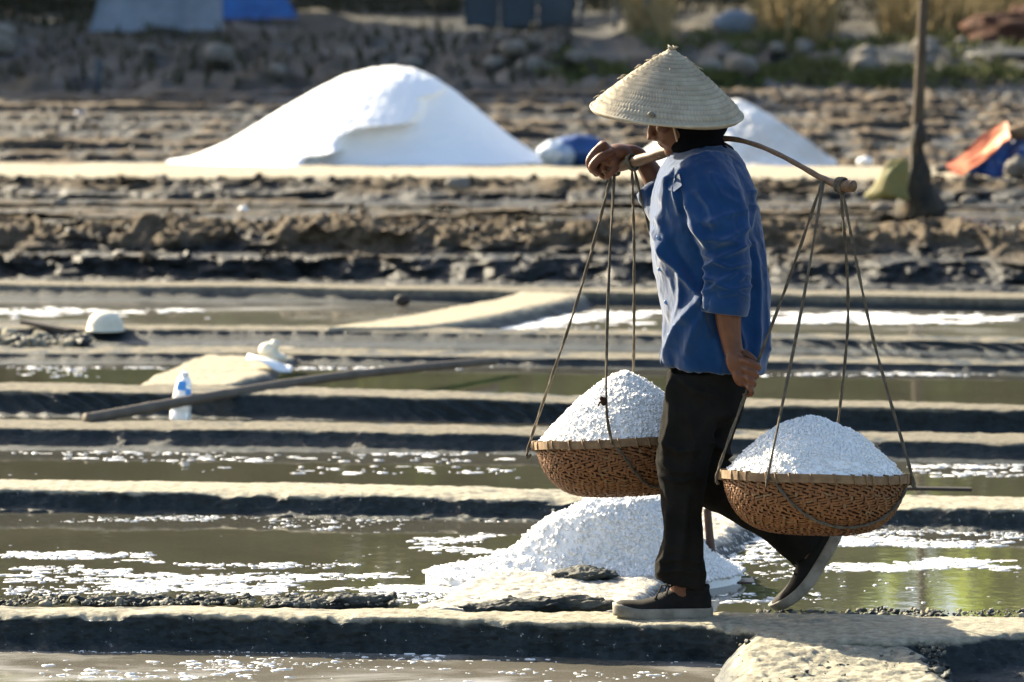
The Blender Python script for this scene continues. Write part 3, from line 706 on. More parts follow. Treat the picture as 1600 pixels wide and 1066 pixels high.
# shoes -----------------------------------------------------------------------
def shoe(heel, xd, zd, L=.285, bend=0.0, toe_up=.012):
    xd = np.array(xd, float); xd /= np.linalg.norm(xd)
    zd = np.array(zd, float); zd -= xd * (zd @ xd); zd /= np.linalg.norm(zd); yd = np.cross(zd, xd)
    def W(p):
        p = np.asarray(p, float); x, y, z = p[..., 0] * L, p[..., 1], p[..., 2].copy()
        z = z + toe_up * sstep(.72, 1.0, p[..., 0])
        if bend:
            t = np.maximum(0, x - .45 * L); z = z + bend * t * t
            t2 = np.maximum(0, .3 * L - x); z = z + bend * .25 * t2 * t2
        return np.asarray(heel) + x[..., None] * xd + y[..., None] * yd + z[..., None] * zd
    st = [(0.0, .020, .060), (.015, .029, .082), (.06, .034, .090), (.14, .036, .091), (.24, .037, .089), (.34, .0385, .088), (.43, .040, .081), (.52, .0425, .068), (.62, .045, .057), (.73, .046, .050), (.84, .043, .045), (.92, .036, .040), (.97, .025, .034), (1.0, .010, .026)]
    xs = np.linspace(0, 1, 40); hw = np.interp(xs, [s_[0] for s_ in st], [s_[1] for s_ in st]); hh = np.interp(xs, [s_[0] for s_ in st], [s_[2] for s_ in st])
    a = np.linspace(0, math.pi, 15); up = MB(); rg = []
    for x, w_, h in zip(xs, hw, hh):
        yy = np.sign(np.cos(a)) * np.abs(np.cos(a)) ** .75 * w_; zz = .022 + np.abs(np.sin(a)) ** .8 * (h - .022)
        r1 = np.stack([np.full(15, x), yy, zz], 1); r2 = np.stack([np.full(6, x), np.linspace(-w_, w_, 8)[1:-1], np.full(6, .018)], 1)
        rg.append(W(np.concatenate([r1, r2])))
    up.loft(rg)
    sh = empty('shoe', heel, None, None); sh.parent = man; sh.location = Vector(heel) - man.location
    def put(mb, name, m, par=sh):
        v, f = mb.arr(); o = mk(name, v - np.asarray(heel), f, m); o.parent = par; return o
    upo = put(up, 'upper', M['canvas'])
    so = MB(); rg = []
    for x, w_ in zip(xs, hw):
        e = .006; w2 = w_ + e
        xx = x + (x - .5) * .03
        pr = [(-w2 * .94, -.003), (w2 * .94, -.003), (w2, .004), (w2, .026), (w2 - .003, .031), (-w2 + .003, .031), (-w2, .026), (-w2, .004)]
        rg.append(W(np.array([(xx, y, z) for y, z in pr])))
    so.loft(rg); put(so, 'sole', M['rubber'])
    tc = MB(); rg = []
    for x in np.linspace(.86, 1.012, 10):
        w_ = np.interp(x, xs, hw) + .0025; h = np.interp(x, xs, hh) + .0025
        yy = np.sign(np.cos(a)) * np.abs(np.cos(a)) ** .75 * w_; zz = .022 + np.abs(np.sin(a)) ** .8 * max(.006, (h - .022) * (.62 if x < .9 else .75))
        rg.append(W(np.stack([np.full(15, x), yy, zz], 1)))
    tc.loft(rg); put(tc, 'toe_cap', M['rubber'])
    for i in range(4):
        x = .40 + i * .055; h = np.interp(x, xs, hh); w_ = np.interp(x, xs, hw)
        lc = MB(); lc.tube([W(np.array((x + .02 * k * (1 if i % 2 else -1), w_ * .62 * k, h * (.93 - .10 * abs(k)) + .006))) for k in np.linspace(-1, 1, 7)], .0028, 6)
        put(lc, 'lace', M['lace'])
    lc = MB()
    for s_ in (-1, 1):
        lc.tube([W(np.array(p)) for p in ((.41, 0, .090), (.40, .02 * s_, .098), (.45, .034 * s_, .092), (.47, .040 * s_, .070))], .0026, 6)
    lc.tube([W(np.array(p)) for p in ((.41, -.01, .090), (.50, -.03, .090), (.54, -.044, .062))], .0026, 6)
    put(lc, 'bow', M['lace'])
    cl = MB(); rg = []
    aa = np.linspace(0, 2 * math.pi, 24, endpoint=False)
    for r_, z in ((1.0, .072), (1.04, .086), (.98, .094), (.86, .092), (.84, .080)):
        rg.append(W(np.stack([.19 + .17 * r_ * np.cos(aa), .034 * r_ * np.sin(aa), z + .004 * np.cos(aa * 2)], 1)))
    cl.loft(rg, False); put(cl, 'collar', M['canvas'])
    return sh
hl = q(1111, 964, -.088); hl[2] = max(hl[2], .098)
shoe(hl, (-1, -.03, 0), (0, 0, 1))
h2 = q(1314, 838, .118); t2 = q(1238, 963, .118)
shoe(h2, t2 - h2, (-.70, 0, .72), L=.285, bend=1.7, toe_up=.004)

# hair / dark head cloth and the hat ------------------------------------------
hb = MB()
hb.ball(q(1090, 185), (.090, .085, .098), None, 24)
hb.ball(q(1086, 224), (.086, .074, .046), None, 20)
hb.ball(q(1104, 236), (.080, .085, .030), None, 18)
V, N, F = remesh(hb, .005, 4)
V = V + N * (fbm(V[:, 0] * 18, V[:, 1] * 18, V[:, 2] * 18, 3, 95) * .008)[:, None]
tag(mk('head_cloth', V, F, M['black'], man), 'black cloth wrapped round the back of the head and neck')

HB = q(1042, 170); TIP = q(1049, 77)
hz = TIP - HB; hl_ = np.linalg.norm(hz)
tiltm = np.array(Matrix.Rotation(R(8.0), 3, 'X') @ Matrix.Rotation(R(4.0), 3, 'Y'))
n_a, n_r = 420, 130
a = np.linspace(0, 2 * math.pi, n_a, endpoint=False)
def hat_shell(off, ridge=True):
    rows = []
    for i, s_ in enumerate(np.linspace(0, 1, n_r)):
        r = .004 + s_ * .219
        z = .180 * (1 - s_) ** 1.0 + .010 * math.sin(s_ * math.pi) - .008 * sstep(.9, 1, s_)
        rr = np.full(n_a, r)
        d = np.zeros(n_a)
        if ridge:
            d += .0024 * abs(math.sin(s_ * math.pi * 17)) ** .6 - .001
            d += .0013 * np.sin(a * 110 + 2 * np.sin(s_ * 40)) * sstep(.05, .3, s_)
            d += .0022 * fbm(np.cos(a) * (2 + 14 * s_), np.sin(a) * (2 + 14 * s_), np.full(n_a, s_ * 30), 3, 97)
            d += .004 * fbm(np.cos(a) * 2.2 * s_, np.sin(a) * 2.2 * s_, np.full(n_a, s_ * 2), 3, 98)
            d += .0035 * sstep(.972, .985, s_)
            zb = .004 * np.sin(a * 3 + 1) * s_ ** 2
        else: zb = .004 * np.sin(a * 3 + 1) * s_ ** 2
        z_ = z + zb + (d + off) * .75; rr = rr + (d + off) * .65
        rows.append(np.stack([np.cos(a) * rr, np.sin(a) * rr, z_], 1))
    return rows
o1 = hat_shell(0); o2 = hat_shell(-.005, False)[::-1]
v = np.concatenate(o1 + o2) @ tiltm.T + HB + np.array((0, 0, -.004))
f = gridf(2 * n_r, n_a, True)
tint = []
for i, s_ in enumerate(np.linspace(0, 1, n_r)):
    th = abs(math.sin(s_ * math.pi * 17))
    leaf = .5 + .5 * np.sin(a * 110 + 3 * np.sin(s_ * 23)) 
    tint.append(np.clip(.85 * (1 - th) ** 3 + .45 * leaf ** 3 * min(1, s_ * 3) + .5 * np.maximum(0, fbm(np.cos(a) * 9 * s_, np.sin(a) * 9 * s_, np.full(n_a, s_ * 9), 3, 99)), 0, 1))
tint = np.concatenate(tint + [np.full(n_a, .6)] * n_r)
hat = tag(mk('conical_hat', v, f, M['straw'], man, attrs={'tint': tint}), 'pale woven straw hat in the shape of a cone')
def hatp(ang, s_, off=.002):
    r = .004 + s_ * .219; z = .180 * (1 - s_) + .010 * math.sin(s_ * math.pi)
    return np.array((math.cos(ang) * (r + off), math.sin(ang) * (r + off), z + off)) @ tiltm.T + HB
# brim hoop, tip tuft, loose straws and the chin cord
mm = MB(); mm.tube([hatp(t, 1.0, .0) - np.array((0, 0, .008)) for t in np.linspace(0, 2 * math.pi, 90)], .004, 8, False); build_on(mm, 'brim_hoop', M['straw'], hat)
mm = MB()
for i in range(9):
    t = i * .7; p = hatp(t, .02, .0)
    mm.tube([p, p + np.array((.006 * math.cos(t * 2), .006 * math.sin(t), .006)), p + np.array((.012 * math.cos(t * 2 + .4), .010 * math.sin(t), .007 + .004 * math.sin(i)))], [.003, .0025, .0012], 6)
build_on(mm, 'tip_tuft', M['straw'], hat)
mm = MB()
for i in range(70):
    t = random.uniform(0, 2 * math.pi); s_ = random.uniform(.12, .99)
    p0 = hatp(t, s_, .001); p1 = hatp(t + random.uniform(-.05, .05) / max(.2, s_), min(1.02, s_ + random.uniform(.02, .06)), random.uniform(.002, .005))
    mm.tube([p0, (p0 + p1) / 2 + np.array((0, 0, .002)), p1], [.0012, .001, .0005], 4)
tag(build_on(mm, 'loose_straw', M['straw'], hat), kind='stuff')
mm = MB(); p = hatp(R(255), .93, .004); mm.ball(p, (.010, .006, .007), None, 10); mm.ball(p + np.array((.008, -.002, -.004)), .006, None, 8)
build_on(mm, 'patch', M['rubber'], hat)
mm = MB()
for s_ in (-1,):
    mm.tube([hp(.03, .080 * s_, .03), hp(.035, .068 * s_, -.03), hp(.045, .052 * s_, -.075), hp(.060, .02 * s_, -.122)], .0032, 8)
    mm.tube([hp(.03, -.080 * s_, .03), hp(.035, -.068 * s_, -.03), hp(.045, -.052 * s_, -.075), hp(.060, -.02 * s_, -.122)], .0032, 8)
build_on(mm, 'chin_cord', mat('cord', (.45, .3, .2), .8), hat)
# ------------------------------------------------------------------ yoke and baskets
M['bamboo'] = mat('bamboo', (.17, .10, .052), .55, .35, (.09, .05, .026), 12, .3, 60, .003, stretch=(3, 12, 12))
M['bamboo_grey'] = mat('grey bamboo', (.16, .135, .10), .7, .25, (.10, .085, .065), 8, .3, 40, .004)
M['cane'] = mat('split cane', (.225, .102, .040), .6, .3, (.12, .051, .020), 55, .3, 150, .002)
M['cane_pale'] = mat('pale cane', (.22, .142, .072), .65, .3, (.13, .075, .037), 40, .3, 120, .002)
M['cane_dark'] = mat('dark cane', (.035, .015, .007), .8, .2)
M['rope'] = mat('rope', (.13, .11, .08), .9, .15, (.06, .05, .038), 60, .6, 300, .002)
yk = empty('shoulder_yoke', q(1130, 225, 0), 'curved split bamboo shoulder yoke held by the worker, a rope set at each end', 'yoke')
yp = [(944, 268, .292, .016), (957, 264, .282, .019), (985, 255, .240, .021), (1020, 244, .180, .021), (1060, 232, .115, .019), (1100, 221, .048, .017), (1140, 217, -.016, .0105), (1180, 226, -.080, .009), (1220, 243, -.140, .009), (1255, 262, -.195, .0095), (1285, 279, -.240, .0115), (1308, 288, -.275, .016), (1322, 291, -.296, .022), (1333, 291, -.312, .021)]
YK = interp_path([(*q(p[0], p[1], p[2]), p[3]) for p in yp], 120)
mm = MB(); mm.tube(list(YK[:, :3]), list(YK[:, 3] * (1 + .05 * np.sin(np.arange(120) * .9))), 14, flat=.8); mm.build('pole', M['bamboo'], yk)
for t in (.085, .165, .86, .885):
    i = int(t * 119); p = YK[i, :3]; d = YK[i + 1, :3] - YK[i - 1, :3]; d /= np.linalg.norm(d); u = np.cross(d, (0, 0, 1)); u /= np.linalg.norm(u); w_ = np.cross(u, d)
    mm = MB()
    mm.tube([p + d * (.012 * k / 40) + (math.cos(k * .47) * u + math.sin(k * .47) * w_) * (YK[i, 3] + .003) for k in range(-14, 28)], .0034, 7); mm.build('lashing', M['rope'], yk)

def cord(parent, pts, r=.0042, n=50, name='cord'):
    P = interp_path(pts, n)
    mm = MB()
    for s_ in (0, math.pi):                            # two strands laid together
        ph = np.linspace(0, n * .9, n) + s_
        tng = np.gradient(P, axis=0); tng /= np.linalg.norm(tng, axis=1)[:, None]
        u = np.cross(tng, (0, 1, 0)); u /= np.linalg.norm(u, axis=1)[:, None] + 1e-9; w_ = np.cross(tng, u)
        mm.tube(list(P + (np.cos(ph)[:, None] * u + np.sin(ph)[:, None] * w_) * r * .5), r * .72, 6)
    return mm.build(name, M['rope'], parent)

def basket(ctr, Rr, D, tx, ty, label, hang, seed):
    """round woven basket hung on four cords; hang = list of cord paths"""
    rot = np.array(Matrix.Rotation(ty, 3, 'Y') @ Matrix.Rotation(tx, 3, 'X'))
    root = empty('salt_basket', ctr, label, 'basket', 'baskets hanging from the yoke')
    def prof(t):                                       # t: 0 rim .. 1 middle of the bottom
        u = t * math.pi / 2
        return Rr * np.cos(u) ** .50 if np.isscalar(t) else Rr * np.maximum(np.cos(u), 1e-6) ** .50, -D * np.sin(u) ** 1.15
    # arc-length table
    T = np.linspace(0, .995, 400); pr, pz = prof(T); L = np.concatenate([[0], np.cumsum(np.hypot(np.diff(pr), np.diff(pz)))])
    def P(ang, l, off):
        t = np.interp(l, L, T); r_, z_ = prof(t)
        t2 = np.interp(np.minimum(l + .004, L[-1]), L, T); r2, z2 = prof(t2)
        nr, nz = -(z2 - z_), (r2 - r_); k = np.hypot(nr, nz) + 1e-9; nr, nz = nr / k, nz / k
        r_ = r_ + nr * off; z_ = z_ + nz * off
        return np.stack([np.cos(ang) * r_, np.sin(ang) * r_, z_], -1) @ rot.T + np.asarray(ctr)
    na = 72; ang = np.linspace(0, 2 * math.pi, na, endpoint=False)
    rings = [P(ang, np.full(na, l), -.004) for l in np.linspace(0, L[-1], 26)]
    mm = MB(); mm.loft(rings, False); mm.f.append([mm.n - na + i for i in range(na)])
    ins = [P(ang, np.full(na, l), -.011) for l in np.linspace(0, L[-1], 26)]
    mm.loft(ins, False)
    mm.build('bowl', M['cane_dark'], root)
    # twill of flat cane strips: every strip passes over two and under two
    rg = np.random.default_rng(seed)
    RH = .0076; nc = 168; rows = int(L[-1] / RH)
    wv = {0: MB(), 1: MB()}
    for j in range(rows):
        l0 = .012 + j * RH
        if l0 > L[-1] - .03: break
        r_here = prof(float(np.interp(l0, L, T)))[0]
        ncj = max(16, int(nc * min(1, r_here / Rr * 1.02)) // 4 * 4)
        da = 2 * math.pi / ncj
        zig = 1 if (j // 5) % 2 == 0 else -1
        for i in range(ncj):
            ph = (i + zig * j) % 4
            a0 = i * da + .01 * rg.normal()
            k = 1 if rg.random() < .07 else 0
            if ph == 0:                                # a strip running round, seen over two uprights
                aa = np.linspace(a0 - da * .12, a0 + da * 3.05, 4); hgt = np.array((-.0015, .0022, .0022, -.0015)) + rg.normal() * .0004
                tl = zig * RH * .42 + .0006 * rg.normal()
                v_ = np.concatenate([P(aa, np.full(4, l0 + .0008) + np.linspace(-tl, tl, 4), hgt), P(aa, np.full(4, l0 + RH - .0010) + np.linspace(-tl, tl, 4), hgt)])
                wv[k].add(v_, [[x, x + 1, x + 5, x + 4] for x in range(3)])
            elif ph == 3:                         # an upright seen over two rounds
                if rg.random() < .12: continue
                ll = np.linspace(l0 - .0015, min(l0 + RH * 2.1, L[-1] - .01), 4); hgt = np.array((-.0015, .0018, .0018, -.0015)) + rg.normal() * .0004
                sk = .12 * da * rg.normal()
                v_ = np.concatenate([P(a0 + da * .1 + np.linspace(0, sk, 4), ll, hgt), P(a0 + da * .9 + np.linspace(0, sk, 4), ll, hgt)])
                wv[k].add(v_, [[x, x + 4, x + 5, x + 1] for x in range(3)])
    tag(wv[0].build('weave', M['cane'], root, False), kind='stuff')
    tag(wv[1].build('pale_strips', M['cane_pale'], root, False), kind='stuff')
    # rim: an outer and an inner hoop bound with cane
    for off, nm in ((.005, 'rim_hoop'), (-.008, 'rim_hoop')):
        rg2 = []
        for dl, o_ in ((-.010, 0), (-.010, .006), (.014, .006), (.014, 0)):
            wob = .0015 * np.sin(ang * 5 + seed)
            r_, z_ = Rr + off + o_, -dl
            rg2.append(np.stack([np.cos(ang) * (r_ + wob), np.sin(ang) * (r_ + wob), np.full(na, z_) + wob], -1) @ rot.T + np.asarray(ctr))
        mm = MB(); mm.loft(rg2 + [rg2[0]], False); mm.build(nm, M['cane_pale'], root, False)
    for k in range(34):
        a0 = k * 2 * math.pi / 34 + rg.normal() * .05; mm = MB()
        pts = []
        for (r_, z_) in ((Rr + .0125, .011), (Rr + .0135, -.003), (Rr + .0125, -.016), (Rr + .002, -.017)):
            pts.append(np.array((math.cos(a0) * r_, math.sin(a0) * r_, z_)) @ rot.T + np.asarray(ctr)); a0 += .012
        mm.tube([np.array((math.cos(a0 - .05) * (Rr - .006), math.sin(a0 - .05) * (Rr - .006), .012)) @ rot.T + np.asarray(ctr)] + pts, .0026, 5); mm.build('binding', M['cane_pale'], root)
    for pts in hang: cord(root, pts)
    return root, rot, P, L

def crystals(surface, n, smin, smax, name, parent, seed):
    """loose grains of coarse salt sitting on a surface; surface(n) -> points"""
    rg = np.random.default_rng(seed); p = surface(n, rg)
    o8 = np.array([(1,0,0),(-1,0,0),(0,1,0),(0,-1,0),(0,0,1),(0,0,-1)], float)
    f8 = np.array([(0,2,4),(2,1,4),(1,3,4),(3,0,4),(2,0,5),(1,2,5),(3,1,5),(0,3,5)])
    s_ = (smin + (smax - smin) * rg.random(n) ** 2)[:, None, None]
    v = o8[None] * (.6 + .7 * rg.random((n, 6, 1))) * s_
    a1, a2 = rg.random(n) * 6.28, rg.random(n) * 6.28
    c1, s1, c2, s2 = np.cos(a1), np.sin(a1), np.cos(a2), np.sin(a2)
    z0 = np.zeros(n); o1 = np.ones(n)
    Rz = np.stack([np.stack([c1, -s1, z0], -1), np.stack([s1, c1, z0], -1), np.stack([z0, z0, o1], -1)], 1)
    Rx = np.stack([np.stack([o1, z0, z0], -1), np.stack([z0, c2, -s2], -1), np.stack([z0, s2, c2], -1)], 1)
    v = np.einsum('nij,nkj->nki', np.einsum('nij,njk->nik', Rz, Rx), v) + p[:, None, :]
    f = (f8[None] + 6 * np.arange(n)[:, None, None]).reshape(-1, 3)
    return tag(mk(name, v.reshape(-1, 3), f, M['salt'], parent, False), kind='stuff')

def heap(ctr, Rr, H, pw, rot, label, seed, skew=(0, 0), ngr=7000):
    def surf_h(x, y):
        xs, ys = x - skew[0] * (1 - np.hypot(x, y) / Rr), y - skew[1] * (1 - np.hypot(x, y) / Rr)
        rho = np.clip(np.hypot(xs, ys) / Rr, 0, 1)
        h = H * (1 - rho ** pw)
        return h + (.010 * fbm(x * 14, y * 14, o=4, s=seed) + .006 * cells(x * 45, y * 45, seed + 2)) * sstep(1.02, .9, np.hypot(x, y) / Rr)
    root = empty('salt_heap', ctr, label, 'salt heap', 'heaps of salt in the baskets')
    na, nr = 170, 70; a = np.linspace(0, 2 * math.pi, na, endpoint=False); k = []
    for r_ in np.linspace(1, .0, nr) * (Rr - .006):
        x, y = np.cos(a) * r_, np.sin(a) * r_
        k.append(np.stack([x, y, surf_h(x, y) - .004], -1) @ rot.T + np.asarray(ctr))
    low = np.stack([np.cos(a) * (Rr - .03), np.sin(a) * (Rr - .03), np.full(na, -.03)], -1) @ rot.T + np.asarray(ctr)
    mm = MB(); mm.loft([low] + k, True); mm.build('salt', M['salt'], root)
    def sf(n, rg):
        r_ = np.sqrt(rg.random(n)) * (Rr - .004); t = rg.random(n) * 2 * math.pi; x, y = np.cos(t) * r_, np.sin(t) * r_
        return np.stack([x, y, surf_h(x, y) - .002], -1) @ rot.T + np.asarray(ctr)
    crystals(sf, ngr, .0025, .0075, 'salt_grain', root, seed + 9)
    return root

FB, RB = .33, -.30
Cf = q(973, 690, FB); Rf = .262
Cr = q(1273, 744, RB); Rre = .263
tiltF = (R(-6.5), R(-2.5)); tiltR = (R(-6.0), R(1.6))
rotF = np.array(Matrix.Rotation(tiltF[1], 3, 'Y') @ Matrix.Rotation(tiltF[0], 3, 'X')); rotR = np.array(Matrix.Rotation(tiltR[1], 3, 'Y') @ Matrix.Rotation(tiltR[0], 3, 'X'))
def rimp(C, rt, Rr, deg, dz=0, dr=.018): return np.asarray(C) + np.array((math.cos(R(deg)) * (Rr + dr), math.sin(R(deg)) * (Rr + dr), dz)) @ rt.T
def sling(C, rt, Rr, D, d0, d1, n=7):
    """cord that runs from one rim point under the bowl to another"""
    out = []
    a, b2 = np.array((math.cos(R(d0)), math.sin(R(d0)))), np.array((math.cos(R(d1)), math.sin(R(d1))))
    for t in np.linspace(0, 1, 15):
        w_ = a * (1 - t) + b2 * t; rad = np.linalg.norm(w_); 
        u = math.sin(t * math.pi)
        dirv = w_ / (rad + 1e-9)
        uu = (u ** 1.2) * math.pi / 2 * .62
        r_ = (Rr + .008) * math.cos(uu) ** .5; z_ = -(D + .006) * math.sin(uu) ** 1.15
        out.append(np.asarray(C) + np.array((dirv[0] * r_, dirv[1] * r_, z_)) @ rt.T)
    return out
yA, yB = q(958, 262, .284), q(987, 258, .240)
zA, zB = q(1284, 283, -.245), q(1314, 296, -.285)
hand = q(1179, 579, -.262); hand2 = q(1165, 615, -.264)
fn_ = sling(Cf, rotF, Rf, .165, 262, 330)
hangF = [[yA + (0, -.02, 0), q(905, 460, .31), rimp(Cf, rotF, Rf, 181, .012), rimp(Cf, rotF, Rf, 181, -.03)],
         [yA + (.004, -.024, 0), q(951, 440, .17), q(947, 626, .085), rimp(Cf, rotF, Rf, 262, .008)] + fn_,
         [yB + (0, -.02, 0), q(991, 420, .40), rimp(Cf, rotF, Rf - .01, 82, .012), rimp(Cf, rotF, Rf, 82, -.03)],
         [yB + (.004, -.018, 0), q(1035, 430, .29), rimp(Cf, rotF, Rf, 2, .012), rimp(Cf, rotF, Rf, 2, -.03)]]
basket(Cf, Rf, .165, *tiltF, 'woven cane basket hanging at the front of the yoke, before the worker', hangF, 21)
rn = sling(Cr, rotR, Rre, .168, 238, 348)
hangR = [[zA + (0, -.018, 0), q(1235, 430, -.255), hand, hand2, rimp(Cr, rotR, Rre, 186, .012), rimp(Cr, rotR, Rre, 186, -.03)],
         [zA + (.003, -.02, 0), q(1255, 470, -.37), rimp(Cr, rotR, Rre, 238, .010)] + rn,
         [zB + (0, .01, 0), q(1325, 500, -.17), rimp(Cr, rotR, Rre - .01, 75, .012), rimp(Cr, rotR, Rre, 75, -.03)],
         [zB + (.003, -.012, 0), q(1362, 520, -.33), rimp(Cr, rotR, Rre, 348, .010), rimp(Cr, rotR, Rre, 348, -.012)]]
rb = basket(Cr, Rre, .168, *tiltR, 'woven cane basket hanging at the rear of the yoke, behind the worker', hangR, 22)[0]
kp = q(943, 627, .078)
fb_ = [o for o in bpy.data.objects if o.name == 'salt_basket'][0]
mm = MB(); mm.ball(kp, (.010, .008, .014), None, 10); mm.ball(kp + (-.006, -.003, .008), .007, None, 8); mm.tube([kp, kp + (-.012, -.004, -.004), kp + (-.016, -.004, -.014)], .003, 6); mm.build('knot', M['cane_dark'], fb_)
heap(Cf, Rf, .212, 1.45, rotF, 'tall white heap of coarse salt in the front basket', 31, (.01, 0))
heap(Cr, Rre, .168, 1.8, rotR, 'broad white heap of coarse salt in the rear basket', 32, (-.015, 0))
# ------------------------------------------------------------------ heap of salt on the cross bund
def ground_heap(name, label, cat, px, py, dx, pts, seed, m, ny=1.0, zb=0.0, res=150, lump=.012, grains=0, gs=(.004, .011), carve=None):
    """pts: outline seen from the front as (px, py); a heap of that profile, as deep as it is wide times ny"""
    Y = gp(px, py, zb)[1]
    pr = np.array([at(a_, b_, Y) for a_, b_ in pts]); ip = np.argmax(pr[:, 2]); top = pr[ip]
    xl, xr = pr[0, 0], pr[-1, 0]
    k = np.linspace(0, 1, 40)
    Lx = (top[0] - pr[:ip + 1, 0][::-1]) / (top[0] - xl); Lz = (pr[:ip + 1, 2][::-1] - zb) / (top[2] - zb)
    Rx = (pr[ip:, 0] - top[0]) / (xr - top[0]); Rz = (pr[ip:, 2] - zb) / (top[2] - zb)
    root = empty(name, (top[0], Y, zb), label, cat)
    def hgt(th, rho):
        c_ = np.cos(th); wr = np.clip(.5 + .5 * c_ * 1.2, 0, 1)
        return (np.interp(rho, Rx, Rz) * wr + np.interp(rho, Lx, Lz) * (1 - wr)) * (top[2] - zb)
    def rad(th):
        c_, s_ = np.cos(th), np.sin(th); a_ = np.where(c_ > 0, xr - top[0], top[0] - xl); b_ = (xr - xl) / 2 * ny
        return 1 / np.sqrt((c_ / a_) ** 2 + (s_ / b_) ** 2)
    def pnt(th, rho):
        rd = rad(th); x = np.cos(th) * rd * rho; y = np.sin(th) * rd * rho; z = hgt(th, rho)
        e = sstep(1.0, .85, rho)
        z = z + e * (lump * fbm(x * 4 / ny ** .5, y * 4, o=5, s=seed) * 1.6 + lump * .6 * cells(x * 22, y * 22, seed + 3))
        if carve is not None:
            k_ = FPX / Y; qx = 800 + (x + top[0]) * k_; qz = py - z * k_ * .995
            qx = qx + 14 * fbm(qx * .02, qz * .03, o=3, s=seed + 7)
            mk_ = sstep(-9, 9, qx - np.interp(qz, carve[0], carve[1])) * sstep(.25, -.1, np.sin(th)) * sstep(.02, .25, rho)
            y = y + mk_ * (.028 + .42 * np.clip(1 - z / (top[2] - zb), 0, 1) ** .8)
        return np.stack([x + top[0], y + Y, z + zb - .004], -1)
    th = np.linspace(0, 2 * math.pi, res * 2, endpoint=False); rings = [pnt(th, np.full(len(th), r_)) for r_ in np.linspace(1.0, 0.0, res) ** .9]
    rings = [rings[0] - (0, 0, .12)] + rings
    mm = MB(); mm.loft(rings, False); mm.build('salt', m, root)
    if grains:
        crystals(lambda n, rg: pnt(rg.random(n) * 2 * math.pi, np.sqrt(rg.random(n)) * 1.02), grains, *gs, 'salt_grain', root, seed + 1)
    return root, pnt
ground_heap('salt_mound', 'low white mound of fresh coarse salt beside the walking foot', 'salt mound', 985, 888, 0,
            [(665, 892), (715, 888), (760, 879), (795, 860), (828, 834), (862, 803), (905, 785), (950, 778), (990, 772), (1030, 780), (1066, 808), (1098, 842), (1125, 868), (1158, 888)], 41, M['salt'], .56, 0.035, 150, .016, 9000, (.004, .012))
# grains and crust on and round the cross bund
def scatter_z(x0, x1, y0, y1, n, z, rg, thr=.0, seed=0):
    out = []; tries = 0
    while len(out) < n and tries < 60:
        tries += 1; m_ = 4 * n
        px, py = rg.uniform(x0, x1, m_), rg.uniform(y0, y1, m_)
        cy = (533 - py) / FPX; t = (z - CZ) / (-_sp + cy * _cp); X = (px - 800) / FPX * t; Yw = (_cp + cy * _sp) * t
        e = np.minimum(np.minimum(px - x0, x1 - px) / (.15 * (x1 - x0)), np.minimum(py - y0, y1 - py) / (.2 * (y1 - y0)))
        ok = fbm(X * 2.6, Yw * 6.5, o=5, s=seed, g=.6) + .14 * rg.normal(size=m_) - .35 * np.clip(1 - e, 0, 1) > thr
        out += list(np.stack([X, Yw], 1)[ok][:n - len(out)])
    return np.array(out).reshape(-1, 2)
def flakes(zones, z, name='salt_crust', seed=0):
    """floating rafts of salt: thin irregular flakes"""
    rg = np.random.default_rng(seed); P_ = []; S_ = []
    for x0, x1, y0, y1, n, smin, smax, thr in zones:
        p = scatter_z(x0, x1, y0, y1, int(n * 1.25), z, rg, thr, seed)
        P_.append(p); S_.append(.5 * (smin + (smax - smin) * rg.random(len(p)) ** 3.5))
    p = np.concatenate(P_); s_ = np.concatenate(S_)[:, None]; n = len(p); k = 12
    a = np.linspace(0, 2 * math.pi, k, endpoint=False)[None] + 6.28 * rg.random((n, 1))
    r_ = s_ * (.45 + .8 * rg.random((n, k)) ** .8) * (1 + .35 * np.sin(a * 2 + 6 * rg.random((n, 1)))); st = 1 + 1.5 * rg.random((n, 1))
    dx, dy = np.cos(a) * r_ * st, np.sin(a) * r_ * .8
    h = np.minimum(.0006 + .0025 * rg.random((n, 1)), s_ * .35)
    o1 = np.stack([p[:, :1] + dx, p[:, 1:] + dy, np.full((n, k), z - .001)], -1)
    o2 = np.stack([p[:, :1] + dx * .72, p[:, 1:] + dy * .72, z + h * (.5 + .9 * rg.random((n, k)))], -1)
    ce = np.stack([p[:, 0], p[:, 1], z + h[:, 0]], -1)[:, None, :]
    V = np.concatenate([o1, o2, ce], 1).reshape(-1, 3); i = np.arange(k); j = (i + 1) % k
    T = np.concatenate([np.stack([i, j, k + j], 1), np.stack([i, k + j, k + i], 1), np.stack([k + i, k + j, np.full(k, 2 * k)], 1)])
    F = (T[None] + (2 * k + 1) * np.arange(n)[:, None, None]).reshape(-1, 3)
    return tag(mk(name, V, F, M['crust'], smooth=True), 'white rafts and flakes of salt crust floating on the brine', 'salt crust', kind='stuff')
flakes([(0, 260, 862, 880, 260, .008, .035, .05), (0, 210, 885, 912, 200, .006, .04, .04), (0, 330, 915, 930, 140, .006, .03, .04), (150, 640, 893, 930, 520, .006, .05, .08), (250, 560, 880, 892, 120, .006, .03, .08),
        (0, 700, 810, 935, 40, .004, .014, -.1), (560, 760, 905, 930, 160, .01, .04, .0), (640, 800, 830, 870, 120, .01, .04, .05), (400, 640, 806, 830, 50, .006, .02, -.2),
        (1180, 1600, 838, 856, 700, .008, .03, .0), (1270, 1600, 868, 895, 330, .008, .05, .08), (1110, 1280, 860, 945, 150, .006, .03, .0), (1200, 1600, 866, 950, 40, .005, .018, -.2),
        (1110, 1240, 830, 880, 260, .008, .03, -.1), (0, 1200, 806, 816, 420, .004, .016, .0), (1200, 1600, 828, 838, 260, .006, .02, -.2), (600, 700, 915, 945, 120, .008, .03, -.2)], .0, seed=3)
